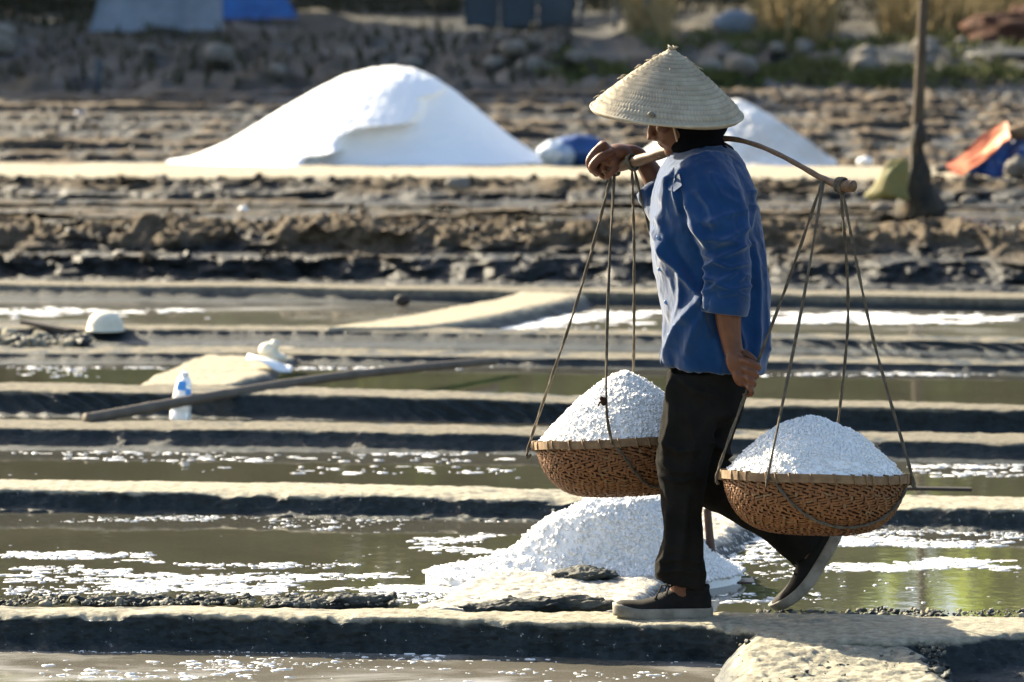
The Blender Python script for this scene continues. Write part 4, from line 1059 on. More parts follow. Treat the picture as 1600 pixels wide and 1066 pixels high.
flakes([(0, 420, 1026, 1066, 150, .004, .025, .08), (300, 700, 1022, 1050, 120, .004, .02, .06), (440, 1150, 1030, 1070, 100, .004, .022, .06), (0, 1150, 1016, 1021, 500, .002, .007, .0), (1455, 1600, 1040, 1066, 120, .008, .03, -.2), (1400, 1470, 1035, 1066, 60, .008, .03, -.3)], -.004, seed=5)
flakes([(0, 1600, 706, 712, 260, .008, .03, .05), (0, 800, 712, 722, 60, .01, .05, -.2), (440, 800, 728, 742, 40, .01, .06, -.2), (1430, 1600, 735, 746, 40, .01, .04, -.3), (0, 1600, 715, 748, 25, .006, .02, -.3), (1420, 1600, 726, 732, 60, .01, .04, -.2)], .003, seed=7)
flakes([(0, 800, 573, 578, 160, .01, .03, .05), (1180, 1600, 582, 588, 120, .01, .03, .05), (0, 160, 578, 590, 20, .01, .03, -.2)], .004, seed=8)
flakes([(720, 1040, 486, 515, 420, .02, .10, .0), (1190, 1600, 487, 506, 420, .02, .10, .0), (0, 330, 480, 498, 120, .02, .08, .05)], .004, seed=9)

def clods(zones, name, m, seed, zfun, squash=.75):
    """broken lumps of mud, too many to count"""
    rg = np.random.default_rng(seed)
    ico = bmesh.new(); bmesh.ops.create_icosphere(ico, subdivisions=2, radius=1); iv = np.array([v.co[:] for v in ico.verts]); fi = np.array([[v.index for v in f_.verts] for f_ in ico.faces]); ico.free()
    prot = []
    for k in range(24):
        o = k * 7.3
        d = 1 + .75 * fbm(iv[:, 0] * 1.3 + o, iv[:, 1] * 1.3, iv[:, 2] * 1.3, 3, seed) - .45 * np.abs(vnoise(iv[:, 0] * 2.4 + o, iv[:, 1] * 2.4, iv[:, 2] * 2.4, seed + 3)) + .25 * vnoise(iv[:, 0] * 5 + o, iv[:, 1] * 5, iv[:, 2] * 5, seed + 4)
        prot.append(iv * d[:, None])
    mm_v = []; mm_f = []; k0 = 0; dd = []
    for x0, x1, y0, y1, n, smin, smax in zones:
        for k in range(n):
            px, py = rg.uniform(x0, x1), rg.uniform(y0, y1); s_ = smin + (smax - smin) * rg.random() ** 3
            X, Yw = gp(px, py, zfun(py))[:2]
            v = prot[int(rg.integers(24))] * s_ * np.array((.7 + .8 * rg.random(), .7 + .6 * rg.random(), squash * (.6 + .6 * rg.random())))
            a, b_ = rg.random() * 6.28, rg.normal() * .5
            v = v @ np.array(((1, 0, 0), (0, math.cos(b_), -math.sin(b_)), (0, math.sin(b_), math.cos(b_)))) @ np.array(((math.cos(a), -math.sin(a), 0), (math.sin(a), math.cos(a), 0), (0, 0, 1)))
            mm_v.append(v + (X, Yw, zfun(py) + s_ * .15)); mm_f.append(fi + k0); k0 += len(iv); dd.append(np.full(len(iv), np.clip(.35 + .3 * rg.normal(), 0, 1)))
    V = np.concatenate(mm_v)
    return tag(mk(name, V, np.concatenate(mm_f), m, smooth=False, attrs={'dry': np.concatenate(dd)}), 'broken lumps of mud along the banks', 'mud clods', kind='stuff')
clods([(0, 620, 932, 946, 700, .003, .018), (1180, 1600, 954, 966, 300, .003, .014), (0, 140, 528, 540, 90, .015, .05), (1150, 1450, 1004, 1066, 120, .002, .012), (1150, 1450, 1000, 1010, 60, .005, .02), (1440, 1480, 1010, 1060, 50, .006, .02)], 'mud_clods', M['mud'], 12, lambda py: .085 if py > 925 else .05)

def mud_lump(px, py, z, r, seed):
    mm = MB(); mm.ball((0, 0, 0), 1, None, 110); v, f = mm.arr(); v = v * (1 + .35 * fbm(v[:, 0] * 2 + seed, v[:, 1] * 2, v[:, 2] * 2, 4, seed))[:, None]
    v = v * np.asarray(r); d = .020 * fbm(v[:, 0] * 14 + seed, v[:, 1] * 14, v[:, 2] * 14, 4, seed) + .016 * (ridged(v[:, 0] * 26, v[:, 1] * 26, v[:, 2] * 26, 4, seed) - .5)
    v[:, 2] += d; v[:, 0] += d * .6; o = mk('mud_bund', v + gp(px, py, z), f, M['mud'], attrs={'dry': np.clip(.15 + .25 * fbm(v[:, 0] * 9, v[:, 1] * 9, v[:, 2] * 9, 3, seed + 1) + 6 * (v[:, 2] - .015), 0, .8)}); tag(o, kind='structure')
mud_lump(865, 948, .085, (.19, .05, .028), 5); mud_lump(780, 951, .085, (.12, .035, .018), 6); mud_lump(912, 898, .06, (.10, .07, .022), 7); mud_lump(560, 944, .08, (.10, .04, .032), 8); mud_lump(480, 945, .08, (.13, .035, .018), 9); mud_lump(250, 941, .08, (.25, .03, .018), 10)
# ------------------------------------------------------------------ tools and litter on the pans
M['wet_wood'] = mat('wet wood', (.075, .035, .02), .45, .4, (.04, .02, .013), 20, .3, 60, .003)
M['grey_wood'] = mat('grey wood', (.14, .115, .09), .7, .25, (.09, .075, .06), 10, .3, 40, .004)
M['dark_wood'] = mat('dark wood', (.03, .025, .022), .7, .3)
yr = gp(1118, 908, 0)[1]
rk = empty('salt_rake', at(1118, 908, yr), 'brown wooden rake standing in the brine behind the front leg', 'rake')
mm = MB(); P = interp_path([at(1105, 793, yr + .02), at(1108, 830, yr + .015), at(1113, 870, yr + .005), at(1119, 907, yr)], 20); mm.tube(list(P), list(np.linspace(.0125, .0150, 20)), 12); mm.build('handle', M['wet_wood'], rk)
c0, c1 = at(1040, 911, yr), at(1178, 911, yr)
mm = MB(); mm.box((c0 + c1) / 2 + (0, 0, .004), ((c1 - c0)[0] / 2, .045, .006)); mm.build('blade', M['wet_wood'], rk, False)
mm = MB(); mm.box(at(1119, 905, yr) + (0, 0, .004), (.045, .022, .014)); mm.build('bracket', M['wet_wood'], rk, False)
# bamboo lying across the pans
y0, y1 = gp(140, 652, .09)[1], gp(770, 566, .06)[1]
p0, p1 = at(135, 655, y0), at(775, 564, y1)
bp = empty('bamboo_pole', (p0 + p1) / 2, 'long grey bamboo pole lying slantwise across two mud bunds', 'pole')
P = interp_path([p0, p0 * .7 + p1 * .3 + (0, 0, .022), p0 * .4 + p1 * .6 + (0, 0, .03), p1], 60)
rr_ = np.linspace(.024, .019, 60) * (1 + .10 * (np.abs((np.arange(60) % 10) - 5) > 4.4)); mm = MB(); mm.tube(list(P), list(rr_), 12); mm.build('culm', M['grey_wood'], bp)
# plastic bottle standing in the channel
M['plastic'] = mat('clear plastic', (.86, .90, .93), .25, .5)
M['plastic'].node_tree.nodes['Principled BSDF'].inputs['Transmission Weight'].default_value = .35
M['bluelabel'] = mat('blue print', (.10, .36, .80), .5, .3)
M['whitecap'] = mat('white cap', (.85, .87, .88), .5, .4)
yb_ = gp(283, 650, .02)[1]
bt = empty('plastic_bottle', at(281, 655, yb_), 'clear plastic water bottle with blue print standing behind the long bamboo pole', 'bottle')
ax0, ax1 = at(281, 657, yb_), at(289, 582, yb_ + .02); d = ax1 - ax0; u = np.array((1., 0, -d[0] / d[2])); u /= np.linalg.norm(u); w_ = np.array((0, 1., 0))
def lathe(prof, nm, m, par, a0=0, a1=2 * math.pi, n=28):
    a = np.linspace(a0, a1, n, endpoint=(a1 - a0 < 6.2)); k = [ax0 + d * h + np.outer(np.cos(a), u) * r_ + np.outer(np.sin(a), w_) * r_ for r_, h in prof]
    mm = MB(); 
    if a1 - a0 > 6.2: mm.loft(k)
    else: mm.add(np.concatenate(k), gridf(len(k), n))
    return mm.build(nm, m, par)
lathe([(.044, 0), (.046, .04), (.045, .18), (.042, .2), (.045, .22), (.044, .4), (.041, .43), (.042, .46), (.038, .62), (.033, .78), (.026, .88), (.015, .93), (.014, .97)], 'bottle_body', M['plastic'], bt)
lathe([(.0165, .93), (.0165, 1.0), (.012, 1.01)], 'cap', M['whitecap'], bt)
lathe([(.0385, .64), (.0365, .72), (.0330, .80), (.0300, .84)], 'label', M['bluelabel'], bt, R(225), R(292), 14)
lathe([(.0435, .47), (.0415, .55), (.0395, .62), (.0370, .68)], 'label', M['bluelabel'], bt, R(292), R(335), 10)
# upturned white bowl on a bund
M['offwhite'] = mat('white plastic', (.72, .68, .55), .5, .35, (.62, .57, .44), 12, .1, 30, .003)
yw = gp(165, 516, .05)[1]; cw = at(165, 515, yw)
wb = empty('plastic_bowl', cw, 'round white plastic bowl lying upturned on the mud bund', 'bowl')
a = np.linspace(0, 2 * math.pi, 40, endpoint=False); mm = MB(); Rw = 29 * yw / FPX
mm.loft([cw + np.stack([np.cos(a) * Rw * r_, np.sin(a) * Rw * r_, np.full(40, h * Rw)], 1) for r_, h in ((.9, .02), (1.06, -.08), (1.06, 0), (1.0, .05), (.97, .3), (.88, .55), (.70, .80), (.45, .93), (.2, .985), (.01, 1.0))]); mm.build('shell', M['offwhite'], wb)
# stick by the bowl
p0, p1 = at(38, 503, yw + .1), at(112, 517, yw - .15); mm = MB(); mm.box((p0 + p1) / 2, (np.linalg.norm(p1 - p0) / 2, .03, .010), np.array(Matrix.Rotation(math.atan2((p1 - p0)[1], (p1 - p0)[0]), 3, 'Z') @ Matrix.Rotation(-math.asin((p1 - p0)[2] / np.linalg.norm(p1 - p0)), 3, 'Y')))
tag(mm.build('board', M['dark_wood'], None, False), 'dark weathered board propped on the mud beside the white bowl', 'board')
# lump of foam and a slab of salt crust
yl = gp(420, 566, .05)[1]
lp = MB(); lp.ball(at(420, 549, yl), (.050, .045, .042), None, 18); lp.ball(at(428, 540, yl), (.022, .02, .02), None, 12); lp.ball(at(430, 560, yl), (.06, .05, .03), None, 16)
V, N, F = remesh(lp, .006, 2); V = V + N * (fbm(V[:, 0] * 20, V[:, 1] * 20, V[:, 2] * 20, 3, 5) * .008)[:, None]
ft = empty('foam_lump', at(420, 566, yl), 'round white lump with a small knob, on the cross bund', 'foam lump')
mk('lump', V, F, M['offwhite'], ft)
mm = MB(); mm.ball(at(429.5, 538, yl - .01), .0235, None, 14); mm.build('knob', M['offwhite'], ft)
sh = []
for t in np.linspace(0, 1, 14):
    p = at(386 + 70 * t, 561 + 18 * t, yl - .12 - .10 * t); w_ = .075 * math.sin(math.pi * min(.97, t + .12)) ** .6
    sh.append(np.array([p + (0.0, -w_, -.004 + .015 * math.sin(t * 6)), p + (0, w_, .012), p + (0, w_, .020), p + (0, -w_, .006 + .015 * math.sin(t * 6))]))
mm = MB(); mm.loft(sh)
tag(mm.build('foam_sheet', M['whitecap'], None), 'thin white sheet lying below the foam lump at the water edge', 'foam sheet')
# black board on the bund at the right
ys = gp(1465, 768, .075)[1]; p0, p1 = at(1412, 765, ys), at(1518, 768, ys); mm = MB(); mm.box((p0 + p1) / 2 + (0, 0, .006), ((p1 - p0)[0] / 2, .016, .006), np.array(Matrix.Rotation(R(.9), 3, 'Y')))
tag(mm.build('stick', M['dark_wood'], None, False), 'straight black stick lying on the bund beside the rear basket', 'stick')
# drain hole in the silt bund
yd = gp(628, 474, .03)[1]; mm = MB(); mm.ball(at(629, 470, yd) , (.045, .03, .034), None, 16)
tag(mm.build('drain_pipe', M['dark_wood'], None), 'dark round drain mouth in the side of the silt bund', 'drain')
# ------------------------------------------------------------------ salt piles and things on the path
ground_heap('salt_pile', 'great smooth white pile of salt on the pale path', 'salt pile', 610, 248, 0,
            [(255, 252), (296, 246), (318, 236), (352, 222), (400, 194), (450, 165), (500, 137), (540, 117), (580, 106), (615, 103), (648, 108), (680, 122), (720, 150), (760, 184), (800, 216), (832, 238), (858, 250)], 51, M['salt_far'], 1.0, ZPATH - .01, 150, .012, carve=([100, 142, 150, 170, 186, 192, 205, 226, 233, 248, 262], [705, 690, 660, 655, 640, 575, 552, 545, 490, 482, 470]))
ground_heap('salt_pile', 'smaller greyish salt pile with dusty stains, partly behind the worker', 'salt pile', 1150, 250, 0,
            [(955, 262), (1000, 240), (1050, 208), (1100, 176), (1130, 161), (1155, 157), (1185, 168), (1220, 188), (1260, 217), (1295, 242), (1330, 259)], 52, M['salt_dirty'], 1.0, ZPATH - .01, 120, .02)
M['blue'] = mat('blue sheet', (.015, .065, .22), .45, .4, (.01, .045, .16), 6, .2, 12, .02)
M['blue_bright'] = mat('bright blue sheet', (.03, .12, .34), .5, .35, (.02, .075, .24), 4, .2, 12, .02)
M['orange'] = mat('orange sheet', (.62, .21, .10), .5, .3, (.52, .15, .06), 4, .2, 12, .02)
M['greysheet'] = mat('grey sheet', (.18, .215, .25), .6, .3, (.11, .14, .17), 2.0, .2, 8, .03)
M['sack'] = mat('yellow sack', (.20, .165, .055), .7, .2, (.13, .135, .055), 9, .3, 40, .01)
M['palestone'] = mat('pale stone', (.20, .185, .16), .9, .15, (.11, .10, .085), 6, .5, 20, .02)
M['redearth'] = mat('red earth', (.09, .042, .028), .9, .1, (.06, .034, .024), 3, .6, 8, .05)
M['post'] = mat('post', (.10, .075, .05), .8, .2, (.06, .045, .032), 8, .3, 30, .01)
def lump(c, r, seed, amp=.3, fr=1.6, rot=None, n=24):
    mm = MB(); mm.ball((0, 0, 0), 1, None, n); v, f = mm.arr()
    d = 1 + amp * fbm(v[:, 0] * fr + seed, v[:, 1] * fr, v[:, 2] * fr, 4, seed)
    v = v * d[:, None] * np.asarray(r)
    if rot is not None: v = v @ np.asarray(rot).T
    return v + np.asarray(c), f
YB = gp(880, 258, ZPATH)[1]
v, f = lump(at(872, 240, YB), (.16, .13, .115), 3, .35, 2.2); bg1 = tag(mk('plastic_bag', v, f, mat('milky bag', (.50, .58, .66), .45, .4, (.10, .18, .34), 9, .3, 30, .02)), 'crumpled milky plastic bag at the foot of the great salt pile', 'bag')
v, f = lump(at(905, 236, YB + .1), (.24, .18, .125), 5, .4, 1.9); tag(mk('blue_sack', v, f, M['blue']), 'crumpled dark blue sack beside the milky bag', 'sack')
# tent of sheets at the right: orange sheet over a log, blue sheet under it
def sheet(corners, nu, nv, sag, seed, name, m, th=.012, amp=.03, fr=3):
    c = [np.asarray(p, float) for p in corners]; u, w_ = np.meshgrid(np.linspace(0, 1, nu), np.linspace(0, 1, nv), indexing='ij')
    P = (c[0][None, None] * ((1 - u) * (1 - w_))[..., None] + c[1][None, None] * (u * (1 - w_))[..., None] + c[2][None, None] * (u * w_)[..., None] + c[3][None, None] * ((1 - u) * w_)[..., None])
    nrm = np.cross(c[1] - c[0], c[3] - c[0]); nrm /= np.linalg.norm(nrm)
    d = amp * fbm(u * fr + seed, w_ * fr, o=4, s=seed) + amp * .6 * np.abs(vnoise(u * fr * 2, w_ * fr + seed, s=seed)) - sag * np.sin(u * math.pi) * np.sin(w_ * math.pi)
    A = P + d[..., None] * nrm; B = A - nrm * th
    n_ = nu * nv; fa = gridf(nu, nv); ed = [i * nv for i in range(nu)] + [(nu - 1) * nv + j for j in range(1, nv)] + [i * nv + nv - 1 for i in range(nu - 2, -1, -1)] + [j for j in range(nv - 2, 0, -1)]
    F = fa.tolist() + (fa[:, ::-1] + n_).tolist() + [[ed[i], ed[(i + 1) % len(ed)], ed[(i + 1) % len(ed)] + n_, ed[i] + n_] for i in range(len(ed))]
    return mk(name, np.concatenate([A.reshape(-1, 3), B.reshape(-1, 3)]), F, m)
YT = gp(1530, 272, ZPATH)[1]
tag(sheet([at(1462, 268, YT - .3), at(1508, 270, YT - .5), at(1578, 218, YT - .25), at(1574, 194, YT + .3)], 30, 14, .02, 4, 'orange_sheet', M['orange'], amp=.04), 'orange plastic sheet sloping up to a log at the path edge', 'plastic sheet')
tag(sheet([at(1512, 272, YT - .35), at(1640, 276, YT - .3), at(1640, 222, YT + .25), at(1562, 222, YT + .2)], 30, 16, .0, 8, 'blue_sheet', M['blue'], amp=.09), 'crumpled blue plastic sheet tucked under the orange sheet', 'plastic sheet')
mm = MB(); mm.tube([at(1566, 210, YT + .1), at(1600, 206, YT + .1), at(1660, 207, YT + .1)], [.05, .06, .06], 14); tag(mm.build('log', M['cane_pale'], None), 'pale log resting on top of the orange and blue sheets', 'log')
v, f = lump(at(1590, 262, YT - .6), (.10, .09, .075), 9, .4, 2); tag(mk('stone', v, f, M['palestone']), 'brown stone holding down the blue sheet', 'stone')
v, f = lump(at(1470, 264, YT - .5), (.05, .05, .035), 19, .4, 2); tag(mk('stone', v, f, M['palestone']), 'small pale stone holding the low end of the orange sheet', 'stone')
# tall pole rooted in a cone of mud, sack leaning on it
YQ = gp(1432, 322, .16)[1]
tp = empty('tall_pole', at(1432, 322, YQ), 'tall thin wooden pole set in a dark cone of mud beside the path', 'pole')
mm = MB(); P = interp_path([at(1430, 315, YQ), at(1433, 215, YQ), at(1438, 120, YQ), at(1443, 0, YQ), at(1452, -220, YQ), at(1458, -420, YQ)], 50); mm.tube(list(P), list(np.interp(np.linspace(0, 1, 50), [0, .2, .5, 1], [.055, .045, .035, .022]) * (1 + .05 * np.sin(np.arange(50) * 1.7)))); mm.build('shaft', M['post'], tp)
mm = MB(); mm.ball(at(1437, 210, YQ - .03), (.05, .04, .10), None, 12); mm.build('binding', M['dark_wood'], tp)
rg_ = []
a = np.linspace(0, 2 * math.pi, 40, endpoint=False); cb = at(1432, 326, YQ)
for h, r_ in ((-.05, .24), (.0, .21), (.08, .18), (.18, .15), (.27, .11), (.34, .08), (.44, .06), (.56, .05)):
    rr = r_ * .72 * (1 + .75 * fbm(np.cos(a) * 1.7, np.sin(a) * 1.7, np.full(40, h * 7), 4, 61)); rg_.append(np.stack([cb[0] + np.cos(a) * rr, cb[1] + np.sin(a) * rr, np.full(40, cb[2] + h)], 1))
mm = MB(); mm.loft(rg_); v, f = mm.arr(); mk('mud_base', v, f, M['clod'], tp, attrs={'dry': np.clip(.35 + .8 * fbm(v[:, 0] * 8, v[:, 1] * 8, v[:, 2] * 8, 3, 62), 0, 1)})
YS = YQ - .25
sk_ = [((1352, 303), .10), ((1368, 306), .12)]
mm = MB(); rg_ = []
for t, (cx, cy, w_, h_) in enumerate(((1388, 310, 30, .10), (1386, 306, 34, .12), (1390, 295, 26, .11), (1397, 275, 22, .10), (1402, 262, 20, .08), (1406, 255, 13, .05), (1408, 252, 4, .02))):
    rr = np.array([w_ * YS / FPX * (1 + .18 * vnoise(np.array(math.cos(x) * 2 + t * .4), np.array(math.sin(x) * 2), s=9)) for x in a]); c_ = at(cx, cy, YS); rg_.append(np.stack([c_[0] + np.cos(a) * rr, c_[1] + np.sin(a) * rr * .55, c_[2] + .02 * np.sin(a * 3)], 1))
mm.loft(rg_); tag(mm.build('yellow_sack', M['sack'], None), 'limp yellow green sack leaning against the mud foot of the pole', 'sack')
# pale stones and litter in the middle ground
for i, (px, py, z, r_, lb) in enumerate([(715, 292, .21, .075, 'pale stone on the edge of the path below the great salt pile'), (1378, 331, .10, .06, 'flat pale stone in front of the yellow sack'), (1412, 333, .10, .045, 'larger flat pale stone at the foot of the mud cone'), (1352, 256, .22, .055, 'round white stone on the path beyond the rear basket'), (380, 330, .10, .03, 'tiny white stone in the pale strip of water'), (92, 320, .10, .05, 'blue grey stone in the wet strip at the far end'), (125, 180, .15, .045, 'bluish lump lying among the dug furrows'), (1515, 318, .10, .06, 'pale stone in the clods below the orange sheet')]):
    Yc = gp(px, py, z)[1]; v, f = lump(at(px, py, Yc) + (0, 0, r_ * .3), (r_ * 1.25, r_, r_ * .75), 20 + i, .35, 2.0, None, 14)
    tag(mk('stone', v, f, M['blue'] if 'blu' in lb and 'grey' not in lb else (M['palestone'] if i not in (3, 4) else M['crust'])), lb, 'stone')
clods([(0, 1600, 350, 362, 260, .01, .05), (0, 1600, 396, 404, 120, .01, .04)], 'mud_clods', M['clod'], 14, lambda py: .235 if py < 370 else .12)
clods([(0, 1600, 280, 285, 260, .01, .06), (0, 1600, 316, 345, 140, .01, .035)], 'mud_clods', M['clod'], 15, lambda py: .205 if py < 290 else .15 if py < 300 else (.15 if py < 309 else .11))
clods([(0, 480, 160, 250, 260, .015, .05), (840, 1600, 130, 250, 320, .015, .07)], 'mud_clods', M['field'], 16, lambda py: .14)

# ------------------------------------------------------------------ on the embankment
def on_emb(px, Y): 
    X = (px - 800) / FPX * (Y * _cp + 0); return X, Y, float(emb_z(np.array([X]), np.array([Y]))[0])
def place_at_row(px, py):
    Ys = np.linspace(50.5, 100, 400); X = (px - 800) / FPX * Ys; z = emb_z(X, Ys)
    pys = 533 - FPX * ((Ys * _sp + (z - CZ) * _cp) / (Ys * _cp - (z - CZ) * _sp))
    i = int(np.argmax(pys <= py)) if (pys <= py).any() else 399
    return np.array((X[i], Ys[i], z[i]))
rg = np.random.default_rng(5)
proto = None
for i in range(30):
    px, py = (rg.uniform(820, 1600), rg.uniform(72, 116)) if i < 18 else (rg.uniform(0, 900), rg.uniform(45, 120))
    p = place_at_row(px, py)
    if proto is None or i % 6 == 0:
        v, f = lump((0, 0, 0), (.15, .12, .09), 40 + i, .4, 2, None, 14); o = mk('bank_stone', v, f, M['palestone']); proto = o
    else:
        o = proto.copy(); col.objects.link(o)
    o.location = p + (0, 0, .04); o.rotation_euler = (0, 0, rg.uniform(0, 6)); s_ = rg.uniform(.6, 1.7); o.scale = (s_, s_, s_)
    tag(o, 'pale weathered stone lying loose on the rubble embankment', 'stone', 'stones on the embankment')
# sheets, wall and posts at the top
M['bluewall'] = mat('bluish wall', (.06, .08, .095), .8, .2, (.045, .06, .075), 2, .3, 10, .03)
p = place_at_row(245, 48)
tag(sheet([p + (-1.0, 0, -.05), p + (1.0, -.1, -.05), p + (.95, .6, 1.7), p + (-.55, .6, 1.7)], 26, 22, .1, 12, 'grey_sheet', M['greysheet'], amp=.12, fr=2.5), 'big grey sheet draped at the top of the embankment', 'sheet')
p = place_at_row(400, 30)
tag(sheet([p + (-.75, 0, -.02), p + (.72, -.1, -.05), p + (.1, .6, 1.0), p + (-.65, .6, 1.1)], 24, 18, .05, 13, 'blue_tarp', M['blue_bright'], amp=.10, fr=2.5), 'bright blue tarpaulin hung beside the grey sheet', 'tarpaulin')
p = place_at_row(1148, 50); v, f = lump(p + (0, 0, .12), (.36, .22, .20), 77, .2, 1.6); tag(mk('white_bundle', v, f, M['greysheet']), 'whitish bundle lying on the upper ledge above the hat', 'bundle')
pw = place_at_row(850, 44)
for i, (a_, b_) in enumerate(((726, 778), (782, 838), (842, 898))):
    x0, x1 = (a_ - 800) / FPX * pw[1], (b_ - 800) / FPX * pw[1]; mm = MB(); mm.box(((x0 + x1) / 2, pw[1] + .5, pw[2] + .22), ((x1 - x0) / 2, .06, .34)); mm.box(((x0 + x1) / 2, pw[1] + .43, pw[2] + .22), ((x1 - x0) / 2 - .06, .02, .27))
    o = tag(mm.build('wall_panel', M['bluewall'], None, False), ('bluish wall panel, first from the blue tarpaulin', 'bluish wall panel in the middle of three', 'bluish wall panel next to the thin post')[i], 'wall panel', 'wall panels on the upper ledge')
for i, (px, py, h) in enumerate(((905, 44, .45), (1010, 46, .6), (152, 150, .4), (960, 46, .35))):
    p = place_at_row(px, py); mm = MB(); mm.tube([p + (0, 0, -.1), p + (.02, 0, h)], .04, 10); tag(mm.build('post', M['bluewall'], None), ('pale thin post at the end of the wall panels', 'leaning post behind the dry grass', 'short stake at the foot of the dark slope', 'low stake between the two taller posts')[i], 'post')
p = place_at_row(1585, 68); v, f = lump(p + (.35, .4, .0), (.95, .6, .50), 83, .5, 2.6, None, 60); tag(mk('earth_heap', v, f, M['redearth']), 'heap of red brown earth at the upper right ledge', 'earth heap')
p = place_at_row(1570, 92); v, f = lump(p + (.2, 0, -.02), (.75, .6, .10), 84, .2, 1.5); tag(mk('sand_patch', v, f, M['silt']), 'pale sandy spill below the red earth heap', 'sand')
v_at = v
# grass and dry weeds
M['grass'] = mat('grass', (.075, .092, .030), .8, .1, (.12, .115, .048), 2)
M['drygrass'] = mat('dry grass', (.19, .14, .065), .85, .1, (.25, .20, .10), 3)
M['weed'] = mat('dark weeds', (.03, .034, .02), .9, .1, (.07, .06, .038), 1.5)
def blades(zones, name, m, seed, label, hmin, hmax, wd=.012, kind='stuff', cat='grass'):
    rg = np.random.default_rng(seed); VV = []; k = 0
    for x0, x1, y0, y1, n in zones:
        for i in range(n):
            p = place_fast(rg.uniform(x0, x1), rg.uniform(y0, y1)) + (rg.normal() * .05, rg.normal() * .25, 0)
            p[2] = EZ(p[0], p[1])
            h = rg.uniform(hmin, hmax); a = rg.random() * 6.28; l = rg.normal(0, .35, 2) * h; w_ = np.array((math.cos(a), math.sin(a), 0)) * wd
            VV += [p - w_, p + w_, p + w_ * .7 + (l[0] * .4, l[1] * .4, h * .6), p - w_ * .7 + (l[0] * .4, l[1] * .4, h * .6), p + (l[0], l[1], h)]
    V = np.array(VV); n = len(V) // 5; b_ = 5 * np.arange(n)[:, None]
    F = np.concatenate([b_ + np.array((0, 1, 2)), b_ + np.array((0, 2, 3)), b_ + np.array((3, 2, 4))])
    return tag(mk(name, V, F, m, smooth=False), label, cat, kind=kind)
_gx = np.linspace(-14, 14, 225); _gy = np.linspace(50.4, 100, 400)
_GZ = emb_z(np.repeat(_gx[:, None], 400, 1), np.repeat(_gy[None, :], 225, 0))
def EZ(x, y):
    i = int(np.clip((x + 14) / 28 * 224, 0, 224)); j = int(np.clip((y - 50.4) / 49.6 * 399, 0, 399)); return _GZ[i, j]
_PR = 533 - FPX * ((_gy[None] * _sp + (_GZ - CZ) * _cp) / (_gy[None] * _cp - (_GZ - CZ) * _sp))
def place_fast(px, py):
    X0 = (px - 800) / FPX * 56; i = int(np.clip((X0 + 14) / 28 * 224, 0, 224)); pr = _PR[i]
    j = int(np.argmax(pr <= py)) if (pr <= py).any() else 399
    return np.array(((px - 800) / FPX * _gy[j], _gy[j], _GZ[i, j]))
blades([(1080, 1620, 112, 124, 6000), (840, 980, 108, 117, 900), (1150, 1450, 60, 68, 2200), (1430, 1620, 50, 78, 2200), (1000, 1160, 60, 66, 700), (1180, 1320, 92, 112, 500)], 'grass', M['grass'], 6, 'green grass along the ledges of the embankment', .03, .13, .02)
blades([(1470, 1620, 8, 46, 2600), (1180, 1300, 10, 56, 900), (985, 1045, 14, 56, 700), (1380, 1470, 20, 56, 600)], 'dry_grass', M['drygrass'], 7, 'tall dry straw coloured grass on the upper ledge', .25, .9, .02)
blades([(0, 150, -10, 30, 900), (460, 720, -10, 24, 1300), (0, 900, 45, 130, 700), (900, 1480, -10, 22, 1600)], 'weeds', M['weed'], 8, 'dark tangled weeds over the far slope', .06, .25, .03, cat='weeds')
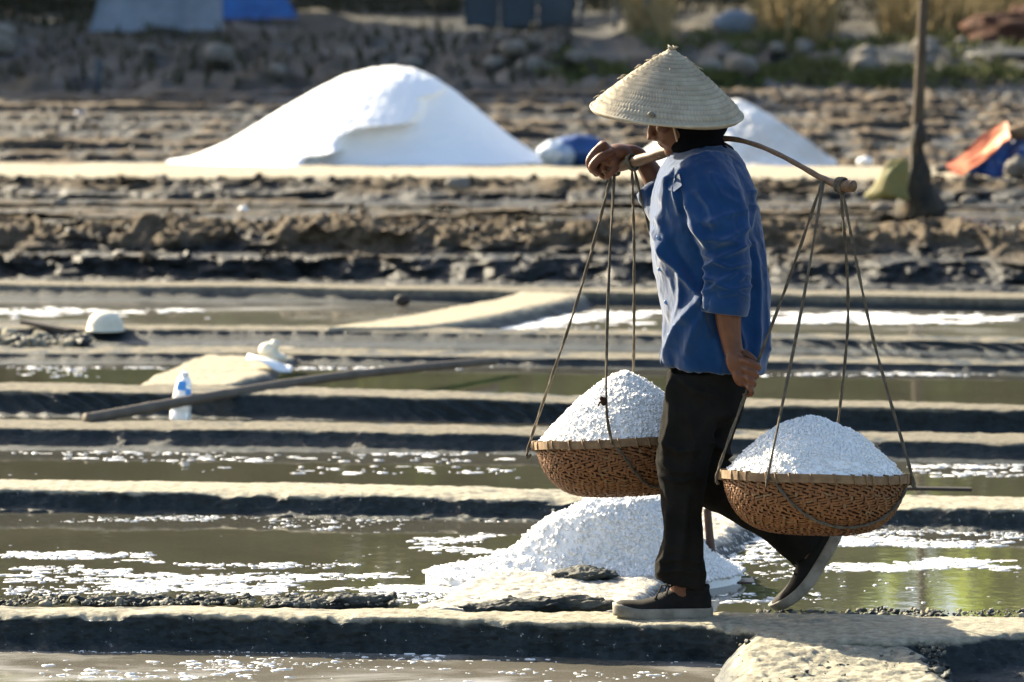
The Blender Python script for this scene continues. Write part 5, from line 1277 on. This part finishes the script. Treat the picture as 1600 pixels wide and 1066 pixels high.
# trees behind the pans: above and beside the picture, seen in the still water and by their shade
M['leaf'] = bpy.data.materials.new('leaf'); M['leaf'].use_nodes = True
nt = M['leaf'].node_tree; pb = nt.nodes['Principled BSDF']; pb.inputs['Base Color'].default_value = (.11, .155, .035, 1); pb.inputs['Roughness'].default_value = .55
tr = nt.nodes.new('ShaderNodeBsdfTranslucent'); tr.inputs[0].default_value = (.34, .44, .08, 1); mxs = nt.nodes.new('ShaderNodeMixShader'); mxs.inputs[0].default_value = .5
nt.links.new(pb.outputs[0], mxs.inputs[1]); nt.links.new(tr.outputs[0], mxs.inputs[2]); nt.links.new(mxs.outputs[0], nt.nodes['Material Output'].inputs[0])
def tree_belt(crowns, seed, label, dens=70, ls=.42):
    rg = np.random.default_rng(seed); C = []
    for x, y, h, r_ in crowns:
        n = int(dens * r_ * h)
        d = rg.normal(size=(n, 3)); d /= np.linalg.norm(d, axis=1)[:, None]; rr = rg.random(n) ** .4
        lob = 1 + .35 * fbm(d[:, 0] * 2 + x, d[:, 1] * 2 + y, d[:, 2] * 2, 3, seed)
        C.append(np.stack([x + d[:, 0] * rr * r_ * lob, y + d[:, 1] * rr * r_ * lob, h * .56 + d[:, 2] * rr * h * .46 * lob], 1))
    C = np.concatenate(C); n = len(C); a = rg.normal(size=(n, 3)); a /= np.linalg.norm(a, axis=1)[:, None]; b_ = rg.normal(size=(n, 3)); b_ -= a * (a * b_).sum(1)[:, None]; b_ /= np.linalg.norm(b_, axis=1)[:, None]
    s_ = (ls * (.6 + .8 * rg.random(n)))[:, None]
    v = np.stack([C - a * s_, C - b_ * s_ * .5, C + a * s_, C + b_ * s_ * .5], 1).reshape(-1, 3)
    mm = MB()
    o = mk('tree_belt', v, np.arange(4 * n).reshape(-1, 4), M['leaf'], smooth=False)
    tag(o, label, 'trees', kind='stuff')
    for x, y, h, r_ in crowns: mm.tube([(x, y, 0), (x + .2, y, h * .3), (x, y + .1, h * .65)], [.28, .22, .1], 8)
    tag(mm.build('tree_belt', M['post'], None), label.replace('trees', 'tree trunks'), 'trees', kind='stuff')
rg = np.random.default_rng(9)
cr = [(x + rg.uniform(-1.5, 1.5), 112 + rg.uniform(-3, 12), rg.uniform(17, 25), rg.uniform(4, 6)) for x in np.arange(-26, 30, 4.2)]
cr += [(x + rg.uniform(-1.5, 1.5), 104 + rg.uniform(-2, 3), rg.uniform(7, 12), rg.uniform(3, 4)) for x in np.arange(-26, 30, 4.0)]
tree_belt(cr, 3, 'row of green trees beyond the salt pans', 26, .55)
tree_belt([(-15.5, 72, 14, 3.6), (-20, 70, 15, 4), (-25, 72, 17, 4.2), (-15, 79, 14, 3.6), (-30, 76, 18, 4.5), (-20, 82, 17, 4.5), (-26, 88, 18, 5), (-33, 84, 18, 5), (-19.5, 95, 15, 4)], 4, 'shady trees standing to the side of the salt pans', 90, .5)
